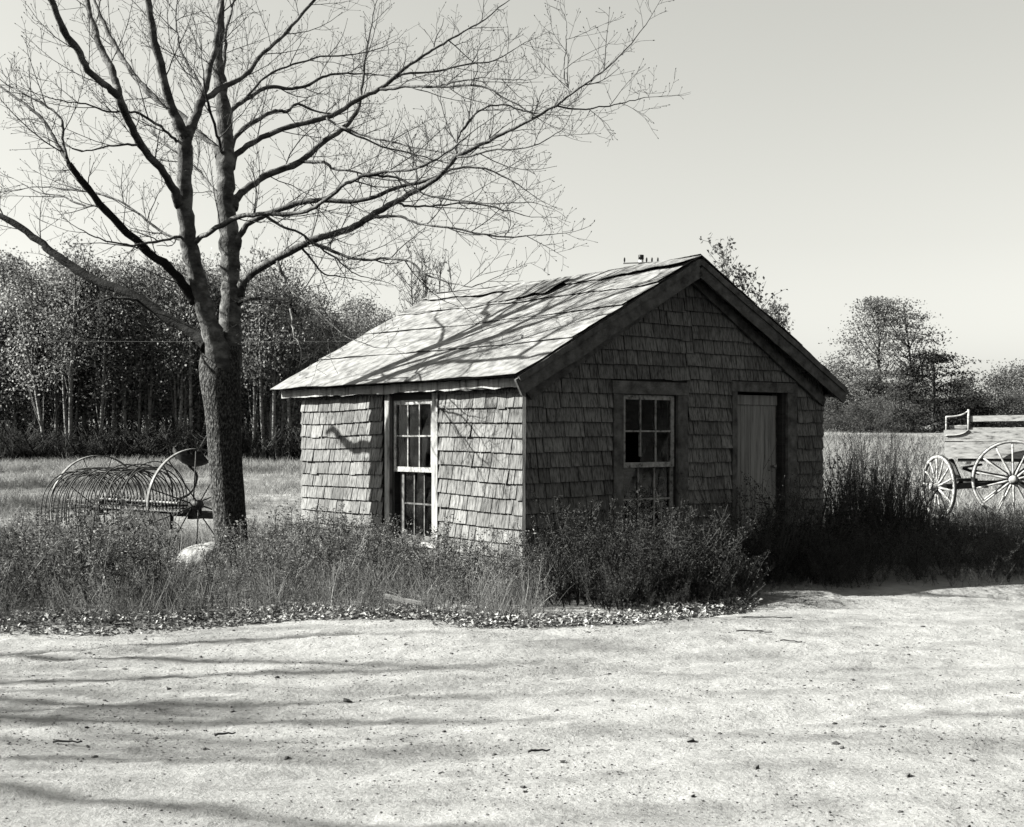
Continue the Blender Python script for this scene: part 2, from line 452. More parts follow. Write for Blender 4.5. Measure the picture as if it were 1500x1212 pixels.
def build_ground():
    xs = np.concatenate([np.linspace(-900, -120, 12), np.linspace(-110, -20, 46), np.linspace(-19.6, 19.6, 160), np.linspace(20, 110, 46), np.linspace(120, 900, 12)])
    ys = np.concatenate([np.linspace(-300, -10, 10), np.linspace(-8, 9, 12), np.linspace(9.3, 40, 150), np.linspace(41, 130, 70), np.linspace(140, 1500, 14)])

    def h(x, y):
        return ground_h(x, y) - 0.09 * (1 - sstep(-0.4, 0.25, y - road_edge(x)))
    V, Q = grid_mesh(xs, ys, h)
    o = link("ground", make_mesh("ground", V, Q, np.zeros((0, 3), int), M["ground"], True))
    tag(o, "dry grassy field rising gently behind the shed", kind="structure")
    xs = np.concatenate([np.linspace(-30, -6.1, 60), np.linspace(-6, 7, 420), np.linspace(7.1, 34, 60)])
    ys = np.concatenate([np.linspace(-14, 3.9, 40), np.linspace(4, 13.4, 330)])
    V, Q = grid_mesh(xs, ys, lambda x, y: 0.012 + road_bump(x, y) * 0.8 - 0.05 * sstep(-0.5, 0.15, y - road_edge(x)), keep=lambda x, y: y < road_edge(x) + 0.15)
    o = link("road", make_mesh("road", V, Q, np.zeros((0, 3), int), M["road"], True))
    tag(o, "pale sandy dirt road crossing the foreground", kind="structure")


def road_z(x, y):
    return 0.012 + road_bump(x, y) * 0.8 - 0.05 * sstep(-0.5, 0.15, y - road_edge(x))


def stones_mesh(name, X, Y, R, material, zf, flat=0.6, seed=3):
    r = np.random.default_rng(seed)
    t = (1 + 5 ** 0.5) / 2
    ico = np.array([[-1, t, 0], [1, t, 0], [-1, -t, 0], [1, -t, 0], [0, -1, t], [0, 1, t], [0, -1, -t], [0, 1, -t], [t, 0, -1], [t, 0, 1], [-t, 0, -1], [-t, 0, 1]]) / 1.9
    fc = np.array([[0, 11, 5], [0, 5, 1], [0, 1, 7], [0, 7, 10], [0, 10, 11], [1, 5, 9], [5, 11, 4], [11, 10, 2], [10, 7, 6], [7, 1, 8], [3, 9, 4], [3, 4, 2], [3, 2, 6],
                   [3, 6, 8], [3, 8, 9], [4, 9, 5], [2, 4, 11], [6, 2, 10], [8, 6, 7], [9, 8, 1]])
    n = len(X)
    V = ico[None] * (1 + r.normal(0, 0.22, (n, 12, 1))) * R[:, None, None] * np.stack([r.uniform(0.8, 1.5, n), r.uniform(0.7, 1.1, n), np.full(n, flat) * r.uniform(0.7, 1.2, n)], -1)[:, None]
    a = r.uniform(0, 6.28, n); c, s = np.cos(a)[:, None], np.sin(a)[:, None]
    V = np.stack([V[..., 0] * c - V[..., 1] * s, V[..., 0] * s + V[..., 1] * c, V[..., 2]], -1)
    V += np.stack([X, Y, zf(X, Y) + R * flat * 0.3], -1)[:, None]
    T = (fc[None] + 12 * np.arange(n)[:, None, None]).reshape(-1, 3)
    return link(name, make_mesh(name, V.reshape(-1, 3), np.zeros((0, 4), int), T, material))


def build_gravel():
    r = np.random.default_rng(11)
    n = 26000
    px = r.uniform(-20, 1520, n); Y = 4.4 + (r.random(n) ** 1.3) * 8.2
    X = (px - CX) / F_PX * Y
    k = (Y < road_edge(X) + 0.1) & (N2.fbm(X * 0.8, Y * 1.6, 3) > r.uniform(-0.55, 0.5, n)); X, Y = X[k], Y[k]
    R = 0.0022 + 0.0045 * r.random(len(X)) ** 3 + 0.009 * (r.random(len(X)) > 0.994)
    o = stones_mesh("gravel", X, Y, R, M["gravel"], road_z)
    tag(o, "small loose stones and clods scattered on the dirt road", kind="stuff")


# ------------------------------------------------------------------ the shed
SHED = np.array([0.113, 12.2, 0.0]); SHED_RZ = math.atan2(0.622, 0.783)
W_, L_ = 4.26, 4.06
EAVE_X0, EAVE_X1, RIDGE_X = -0.225, 4.47, 2.13
ROOF_Y0, ROOF_Y1 = -0.175, 4.40
Z_EAVE, Z_RIDGE = 1.99, 3.235


def roof_z(x):
    x = np.asarray(x, float)
    return np.where(x < RIDGE_X, Z_EAVE + (Z_RIDGE - Z_EAVE) * (x - EAVE_X0) / (RIDGE_X - EAVE_X0),
                    Z_EAVE + (Z_RIDGE - Z_EAVE) * (EAVE_X1 - x) / (EAVE_X1 - RIDGE_X))


def wall_map(face):
    """(u along the wall, outward offset d, z) -> shed coordinates"""
    if face == "gable": return lambda u, d, z: (u, -d, z)
    if face == "left": return lambda u, d, z: (-d, u, z)
    if face == "right": return lambda u, d, z: (W_ + d, u, z)
    return lambda u, d, z: (u, L_ + d, z)


def shingle_wall(mb, face, length, ztop, holes, openings, seed, detail=True, z0=0.02):
    r = random.Random(seed)
    mp = wall_map(face)
    flip = face in ("left", "back")

    def hexa(P, m=0):
        V = [mp(*p) for p in P]
        if flip:
            V = [V[1], V[0], V[3], V[2], V[5], V[4], V[7], V[6]]
        mb.hexa(np.array(V, float), m)
    zl = max(1.0, min(float(ztop(0.0)), float(ztop(length))))
    # sheathing behind the shingles, in rectangles round the openings
    us = sorted({0.0, length, *[o[0] for o in openings], *[o[1] for o in openings]})
    for a, b in zip(us[:-1], us[1:]):
        segs = [(-0.15, None)]
        for o in openings:
            if o[0] <= a + 1e-6 and o[1] >= b - 1e-6:
                segs = [(-0.15, o[2]), (o[3], None)]
        for s0, s1 in segs:
            n = 6 if s1 is None else 1
            for k in range(n):
                ua, ub = a + (b - a) * k / n, a + (b - a) * (k + 1) / n
                ta = s1 if s1 is not None else float(ztop(ua)) - 0.03
                tb = s1 if s1 is not None else float(ztop(ub)) - 0.03
                if s1 is None and face == "gable" and ua < RIDGE_X < ub:
                    pass
                hexa([(ua, -0.001, s0), (ub, -0.001, s0), (ub, -0.07, s0), (ua, -0.07, s0), (ua, -0.001, ta), (ub, -0.001, tb), (ub, -0.07, tb), (ua, -0.07, ta)], 1)
    exp = 0.140
    nrow = int((max(float(ztop(length / 2)), zl) + 0.1 - z0) / exp) + 1
    # panels between holes have their own sag, as the courses do not run true past the window
    for row in range(nrow):
        zb = z0 + row * exp
        u = -0.012
        while u < length + 0.006:
            w = r.choice([0.075, 0.10, 0.115, 0.13, 0.15, 0.17, 0.20, 0.24]) * r.uniform(0.88, 1.1)
            e = min(u + w, length + 0.012)
            if length + 0.012 - e < 0.05: e = length + 0.012
            a, b = u + 0.003 + r.random() * 0.0045, e - 0.003 - r.random() * 0.0045
            u = e
            zt = zb + exp + 0.035
            spans = [(a, b)]
            for h in holes:
                if h[3] > zb + 0.02 and h[2] < zb + exp - 0.01:
                    ns = []
                    for s in spans:
                        if s[1] <= h[0] or s[0] >= h[1]: ns.append(s); continue
                        if s[0] < h[0] - 0.02: ns.append((s[0], h[0] - 0.003))
                        if s[1] > h[1] + 0.02: ns.append((h[1] + 0.003, s[1]))
                        if h[3] < zb + exp - 0.035: ns.append((max(s[0], h[0] - .002), min(s[1], h[1] + .002), h[3] + 0.004))
                    spans = ns
            if detail and r.random() < 0.0015: continue               # a missing shingle
            for sp in spans:
                a2, b2 = sp[:2]; zraise = sp[2] if len(sp) > 2 else None
                if b2 - a2 < 0.018: continue
                mid = (a2 + b2) / 2
                sag = (0.012 if face == "left" else 0.006) * math.sin(mid * 1.7 + seed) + 0.004 * math.sin(mid * 3.1 + row * 0.6) + (0.018 if (holes and mid > holes[0][1]) else 0.0)
                dz = r.gauss(0, 0.0010) - (0.012 if r.random() < 0.03 else 0)
                tilt = r.gauss(0, 0.0009) + (r.gauss(0, 0.008) if r.random() < 0.05 else 0)
                za, zb2 = zb + sag + dz + tilt, zb + sag + dz - tilt
                if zraise: za = zb2 = zraise
                ta = min(zt + sag, float(ztop(a2)) - 0.02); tb = min(zt + sag, float(ztop(b2)) - 0.02)
                if min(ta, tb) < zb + sag + 0.03: 
                    if max(ta, tb) < zb + sag + 0.045: continue
                    ta = max(ta, za + 0.004); tb = max(tb, zb2 + 0.004)
                butt = 0.035 + r.gauss(0, 0.0015) + (0.012 if r.random() < 0.06 else 0)
                top = 0.004 + r.random() * 0.002
                curl = r.gauss(0, 0.0012)
                hexa([(a2, butt + curl, za), (b2, butt - curl, zb2), (b2, butt - 0.014, zb2), (a2, butt - 0.014, za),
                      (a2 + r.gauss(0, .001), top, ta), (b2, top, tb), (b2, top - 0.006, tb), (a2, top - 0.006, ta)], 0)


GW = dict(u0=1.214, u1=1.966, z0=0.44, z1=1.836)       # gable window opening
GD = dict(u0=2.850, u1=3.600, z0=0.06, z1=1.893)       # door opening
LW = dict(u0=1.435, u1=2.152, z0=0.36, z1=1.80)        # side window opening


def sash_window(shed, face, o, casing, sill_d, mats, name_label, header=None, twist=0.0, shift_lower=0.0):
    mp = wall_map(face)
    root = None

    def brd(mb, ua, ub, d0, d1, za, zb, tw=0.0):
        V = [(ua, d1, za), (ub, d1, za), (ub, d0, za), (ua, d0, za), (ua + tw, d1, zb), (ub + tw, d1, zb), (ub + tw, d0, zb), (ua + tw, d0, zb)]
        V = [mp(*p) for p in V]
        if face == "left": V = [V[1], V[0], V[3], V[2], V[5], V[4], V[7], V[6]]
        mb.hexa(np.array(V, float))
    mid = o["z0"] + (o["z1"] - o["z0"]) * 0.5
    # the upper sash is the window's own mesh; everything else hangs under it
    def sash(ua, ub, za, zb, d, tw, broken=False):
        mb = MB(); st, mu = 0.042, 0.017
        brd(mb, ua, ua + st, d - 0.035, d, za, zb, tw); brd(mb, ub - st, ub, d - 0.035, d, za, zb, tw)
        brd(mb, ua + st, ub - st, d - 0.034, d - 0.001, za, za + 0.05); brd(mb, ua + st, ub - st, d - 0.034, d - 0.001, zb - 0.045, zb)
        iw = (ub - ua - 2 * st)
        for k in (1, 2):
            c = ua + st + iw * k / 3
            lo = za + 0.05 + (0.06 if broken and k == 1 else 0)
            brd(mb, c - mu / 2, c + mu / 2, d - 0.026, d - 0.004, lo, zb - 0.045, tw * 0.5)
        c = (za + zb) / 2
        brd(mb, ua + st, ub - st, d - 0.0255, d - 0.0045, c - mu / 2, c + mu / 2)
        gb = MB()
        for col in range(3):
            for row in range(2):
                if broken and col == 0 and row == 0: continue
                a = ua + st + iw * col / 3; b = ua + st + iw * (col + 1) / 3
                z_a, z_b = (za + 0.04, c) if row == 0 else (c, zb - 0.04)
                t1, t2 = random.gauss(0, 0.0016), random.gauss(0, 0.0016)
                P = [(a, d - 0.016 + t1, z_a), (b, d - 0.016 - t1, z_a), (b, d - 0.016 + t2, z_b), (a, d - 0.016 - t2, z_b)]
                gb.add([mp(*p) for p in P], [[0, 1, 2, 3] if face == "gable" else [3, 2, 1, 0]])
        return mb, gb
    m1, g1 = sash(o["u0"] + 0.004, o["u1"] - 0.004 - (0.03 if face == "gable" else 0), mid - 0.02, o["z1"] - 0.005, 0.010, twist, broken=(face == "gable"))
    win = MB()
    for a, b, za, zb, dd in casing:
        brd(win, a, b, -0.002, dd, za, zb, random.gauss(0, 0.004))
    brd(win, o["u0"] - 0.1, o["u1"] + 0.1, -0.04, sill_d, o["z0"] - 0.05, o["z0"] - 0.002)
    # jambs
    brd(win, o["u0"] - 0.02, o["u0"] - 0.001, -0.12, -0.004, o["z0"], o["z1"]); brd(win, o["u1"] + 0.001, o["u1"] + 0.02, -0.12, -0.004, o["z0"], o["z1"])
    root = win.build("window", mats[0], shed)
    s1 = m1.build("upper_sash", M["sash"], root)
    m2, g2 = sash(o["u0"] + 0.004 + (0.0 if face == "gable" else 0), o["u1"] - 0.004 - shift_lower, o["z0"], mid + 0.025, -0.032, 0.0)
    m2.build("lower_sash", M["sash"] if face == "gable" else M["sash_grey"], root)
    gv = MB()
    for g in (g1, g2):
        V, Q, T = g.arrays(); gv.add(V, Q, T)
    gv.build("glass", M["glass"], root)
    return root


def build_shed():
    shed = empty("shed", SHED, SHED_RZ)
    tag(shed, "small shingled wooden shed with pale felt roof, two sash windows and a plank door", "shed")
    flat = lambda u: np.full_like(np.asarray(u, float), 1.99)
    gable_top = lambda u: roof_z(u) - 0.05
    c = 0.115
    gw_c = [(GW["u0"] - 0.125, GW["u0"], GW["z0"] - 0.05, GW["z1"] + 0.001, 0.034), (GW["u1"], GW["u1"] + 0.135, GW["z0"] - 0.05, GW["z1"] + 0.001, 0.036),
            (GW["u0"] - 0.145, GW["u1"] + 0.15, GW["z1"] + 0.003, GW["z1"] + 0.128, 0.040)]
    gh = [(GW["u0"] - 0.135, GW["u1"] + 0.145, GW["z0"] - 0.06, GW["z1"] + 0.13), (GD["u0"] - 0.085, GD["u1"] + 0.215, -0.1, GD["z1"] + 0.115)]
    mb = MB(); shingle_wall(mb, "gable", W_, gable_top, gh, [(GW["u0"], GW["u1"], GW["z0"], GW["z1"]), (GD["u0"], GD["u1"], GD["z0"], GD["z1"])], 5)
    mb.build("wall", [M["shingle"], M["sheathing"]], shed)
    lh = [(LW["u0"] - 0.105, LW["u1"] + 0.20, LW["z0"] - 0.06, 2.1)]
    mb = MB(); shingle_wall(mb, "left", L_, lambda u: flat(u) - 0.0, lh, [(LW["u0"], LW["u1"], LW["z0"], LW["z1"])], 11)
    mb.build("wall", [M["shingle"], M["sheathing"]], shed)
    mb = MB(); shingle_wall(mb, "right", L_, flat, [], [], 17, False); mb.build("wall", [M["shingle"], M["sheathing"]], shed)
    mb = MB(); shingle_wall(mb, "back", W_, gable_top, [], [], 23, False); mb.build("wall", [M["shingle"], M["sheathing"]], shed)
    fb = MB(); fb.box((0.07, 0.07, 0.02), (W_ - 0.07, L_ - 0.07, 0.06)); fb.build("floor", M["sheathing"], shed)
    # inside, a bench and some leaning boards catch a little light
    fb = MB(); fb.box((0.5, 2.9, 0.74), (3.6, 3.7, 0.79)); 
    for x in (0.6, 3.5): fb.box((x, 3.0, 0.06), (x + 0.08, 3.08, 0.74))
    fb.build("workbench", M["oldwood"], shed)

    # corner
    cb = MB(); cb.board((-0.018, -0.018, 0.0), (-0.018, -0.018, 1.88), (1, -1, 0), 0.03, 0.028, 10, 0.002); cb.build("corner_strip", M["shingle"], shed)

    # windows
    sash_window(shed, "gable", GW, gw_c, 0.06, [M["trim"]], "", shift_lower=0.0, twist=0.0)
    lw_c = [(LW["u0"] - 0.10, LW["u0"] - 0.002, LW["z0"] - 0.05, 1.93, 0.034), (LW["u1"] + 0.045, LW["u1"] + 0.135, LW["z0"] - 0.05, 1.93, 0.036)]
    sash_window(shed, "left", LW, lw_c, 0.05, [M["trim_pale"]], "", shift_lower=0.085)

    # door and its frame
    d = MB()
    def gb(mb, ua, ub, d0, d1, za, zb):
        mb.hexa(np.array([(ua, -d1, za), (ub, -d1, za), (ub, -d0, za), (ua, -d0, za), (ua, -d1, zb), (ub, -d1, zb), (ub, -d0, zb), (ua, -d0, zb)], float))
    x = GD["u0"] + 0.012; e = GD["u1"] - 0.055; rr = random.Random(4)
    edges = [x, x + 0.115, x + 0.275, x + 0.43, x + 0.56, e]
    for a, b in zip(edges[:-1], edges[1:]):
        off = rr.gauss(0, 0.0025)
        gb(d, a + 0.002, b - 0.002, -0.072 + off, -0.045 + off, GD["z0"] + 0.02 + rr.random() * 0.02, GD["z1"] - 0.135)
    gb(d, x, e + 0.008, -0.072, -0.030, GD["z1"] - 0.133, GD["z1"] - 0.03)
    door = d.build("door", M["door"], shed)
    kb = MB(); th = np.linspace(0, 2 * math.pi, 13)[:-1]
    kb.tube([(e - 0.075, 0.04, 1.10), (e - 0.075, 0.02, 1.10), (e - 0.075, -0.002, 1.10), (e - 0.075, -0.018, 1.10), (e - 0.075, -0.024, 1.10)], [0.010, 0.010, 0.022, 0.020, 0.006], 12)
    kb.build("knob", M["tyre"], door, True)
    fr = MB()
    gb(fr, GD["u0"] - 0.075, GD["u0"], -0.002, 0.034, 0.0, GD["z1"] + 0.001); gb(fr, GD["u1"] + 0.055, GD["u1"] + 0.205, -0.002, 0.036, 0.0, GD["z1"] + 0.001)
    gb(fr, GD["u0"] - 0.09, GD["u1"] + 0.21, -0.002, 0.042, GD["z1"] + 0.003, GD["z1"] + 0.108)
    gb(fr, GD["u1"] + 0.001, GD["u1"] + 0.054, -0.14, -0.004, 0.0, GD["z1"]); gb(fr, GD["u0"] - 0.02, GD["u0"] - 0.001, -0.14, -0.004, 0.0, GD["z1"])
    gb(fr, GD["u0"], GD["u1"], -0.16, 0.05, 0.0, GD["z0"] - 0.002)
    fr.build("door_frame", M["trim"], shed)

    # roof: deck boards, then rolls of felt lapped over each other
    deck = MB()
    for x0, x1 in ((EAVE_X0 + 0.03, RIDGE_X), (RIDGE_X, EAVE_X1 - 0.03)):
        n = 12
        for k in range(n):
            a = x0 + (x1 - x0) * k / n; b = x0 + (x1 - x0) * (k + 1) / n
            za, zb = float(roof_z(a + 1e-6)) - 0.022, float(roof_z(b - 1e-6)) - 0.022
            y0, y1 = ROOF_Y0 + 0.02 + random.random() * 0.01, ROOF_Y1 - 0.03 + random.random() * 0.01
            deck.hexa(np.array([(a + .002, y0, za - 0.022), (b - .002, y0, zb - 0.022), (b - .002, y1, zb - 0.022), (a + .002, y1, za - 0.022),
                                (a + .002, y0, za), (b - .002, y0, zb), (b - .002, y1, zb), (a + .002, y1, za)], float))
    roof = deck.build("roof", M["trim"], shed)
    sl = math.hypot(RIDGE_X - EAVE_X0, Z_RIDGE - Z_EAVE)

    def felt(side, s0, s1, lift0, lift1, seed, ragged=0.012, material="roofing", y0=ROOF_Y0 - 0.015, y1=ROOF_Y1 + 0.01, ny=120, ns=22, nz=0.012):
        r = np.random.default_rng(seed)
        ys = np.linspace(y0, y1, ny); ts = np.linspace(0, 1, ns)
        low = s0 + ragged * (N1.fbm(ys * 2.1 + seed * 3.7, seed + 0.5, 4) * 2)
        Yg, Tg = np.meshgrid(ys, ts, indexing="ij")
        S = low[:, None] * (1 - Tg) + s1 * Tg
        lift = lift0 * (1 - Tg) + lift1 * Tg + nz * N2.fbm(Yg * 1.3 + seed, S * 2.2 + seed, 4) + 0.35 * nz * N3.fbm(Yg * 6, S * 3 + seed, 2)
        lift = lift + 0.02 * np.clip(N1.fbm(Yg * 1.4 + 7 * seed, 2.0, 3), 0, 1) * (1 - Tg) ** 6
        frac = S / sl
        xx = EAVE_X0 + (RIDGE_X - EAVE_X0) * frac if side == 0 else EAVE_X1 - (EAVE_X1 - RIDGE_X) * frac
        zz = Z_EAVE + (Z_RIDGE - Z_EAVE) * frac - 0.035 * np.sin((Yg - y0) / (y1 - y0) * math.pi) * frac
        nx_, nz_ = (-0.466, 0.885) if side == 0 else (0.466, 0.885)
        Yj = Yg + 0.010 * N2.fbm(Tg * 9 + seed, np.round((Yg - y0) / (y1 - y0)) * 5, 3) * (np.abs((Yg - y0) / (y1 - y0) - 0.5) > 0.49)
        top = np.stack([xx + nx_ * (lift + 0.004), Yj, zz + nz_ * (lift + 0.004)], -1).reshape(-1, 3)
        bot = np.stack([xx + nx_ * lift, Yj, zz + nz_ * lift], -1).reshape(-1, 3)
        i = np.arange(ny - 1)[:, None]; j = np.arange(ns - 1)[None]
        Q = np.stack([i * ns + j, i * ns + j + 1, (i + 1) * ns + j + 1, (i + 1) * ns + j], -1).reshape(-1, 4)
        if side == 1: Q = Q[:, ::-1]
        n = ny * ns
        e = []
        for k in range(ny - 1): e.append([k * ns, (k + 1) * ns, n + (k + 1) * ns, n + k * ns]); e.append([k * ns + ns - 1, n + k * ns + ns - 1, n + (k + 1) * ns + ns - 1, (k + 1) * ns + ns - 1])
        for k in range(ns - 1): e.append([k, n + k, n + k + 1, k + 1]); a = (ny - 1) * ns; e.append([a + k, a + k + 1, n + a + k + 1, n + a + k])
        mb = MB(); mb.add(np.concatenate([top, bot]), np.concatenate([Q, n + Q[:, ::-1], np.array(e)]))
        mb.build("roofing_felt", M[material], roof)
    felt(0, -0.03, 0.80, -0.008, 0.0, 1)
    felt(0, 0.72, 1.52, 0.012, 0.004, 2)
    felt(0, 1.44, 2.10, 0.016, 0.004, 3)
    felt(0, 1.98, sl + 0.0, 0.020, 0.004, 4, ragged=0.05, material="roofing")
    felt(0, 2.06, 2.50, 0.026, 0.024, 5, ragged=0.13, material="roof_torn", y0=1.6, y1=4.40, nz=0.03)
    felt(0, 2.36, sl + 0.012, 0.040, 0.014, 9, ragged=0.07, nz=0.025)
    felt(1, -0.03, 0.95, -0.006, 0.0, 6); felt(1, 0.86, 1.8, 0.012, 0.004, 7); felt(1, 1.7, sl + 0.02, 0.014, 0.012, 8, ragged=0.03)

    # rake boards, frieze, soffit, eave boards
    def rake(y, off, w, t, mname="rake_board", m="trim", xa=EAVE_X0 - 0.0, xb=EAVE_X1 + 0.0):
        for sgn in (0, 1):
            b = MB()
            if sgn == 0: p0, p1 = (xa + 0.01, y, Z_EAVE - off), (RIDGE_X - 0.001, y, Z_RIDGE - off - 0.002)
            else: p0, p1 = (xb - 0.01, y, Z_EAVE - off), (RIDGE_X + 0.001, y, Z_RIDGE - off - 0.002)
            b.board(p0, p1, (0, 0, 1), w, t, 14, 0.003, seed=int(off * 1000) + sgn)
            b.build(mname, M[m], shed)
    rake(ROOF_Y0 - 0.002, 0.128, 0.155, 0.024)
    rake(ROOF_Y0 - 0.018, 0.052, 0.055, 0.024, "rake_moulding")
    rake(-0.052, 0.19, 0.10, 0.026, "frieze_board", xa=0.0, xb=W_)
    for x, s in ((EAVE_X0 + 0.11, 1), (EAVE_X1 - 0.065, -1)):
        b = MB(); b.board((x, ROOF_Y0 + 0.012, 1.915), (x, ROOF_Y1 - 0.05, 1.915), (0, 0, 1), 0.092, 0.022, 40, 0.005, seed=3)
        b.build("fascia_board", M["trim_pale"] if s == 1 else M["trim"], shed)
        b = MB(); xs0, xs1 = (x + 0.012, -0.002) if s == 1 else (W_ + 0.002, x - 0.012)
        b.box((xs0, ROOF_Y0 + 0.02, 1.872), (xs1, ROOF_Y1 - 0.06, 1.89)); b.build("soffit", M["trim"], shed)
    return shed


# ------------------------------------------------------------------ the bare tree
def catmull(P, n=4):
    P = np.asarray(P, float)
    if len(P) < 3: 
        t = np.linspace(0, 1, n * (len(P) - 1) + 1)[:, None]
        return P[0] + (P[-1] - P[0]) * t
    E = np.concatenate([[2 * P[0] - P[1]], P, [2 * P[-1] - P[-2]]])
    out = []
    for i in range(len(P) - 1):
        a, b, c, d = E[i:i + 4]
        for t in np.arange(n) / n:
            out.append(0.5 * (2 * b + (c - a) * t + (2 * a - 5 * b + 4 * c - d) * t ** 2 + (3 * b - a - 3 * c + d) * t ** 3))
    out.append(P[-1])
    return np.array(out)


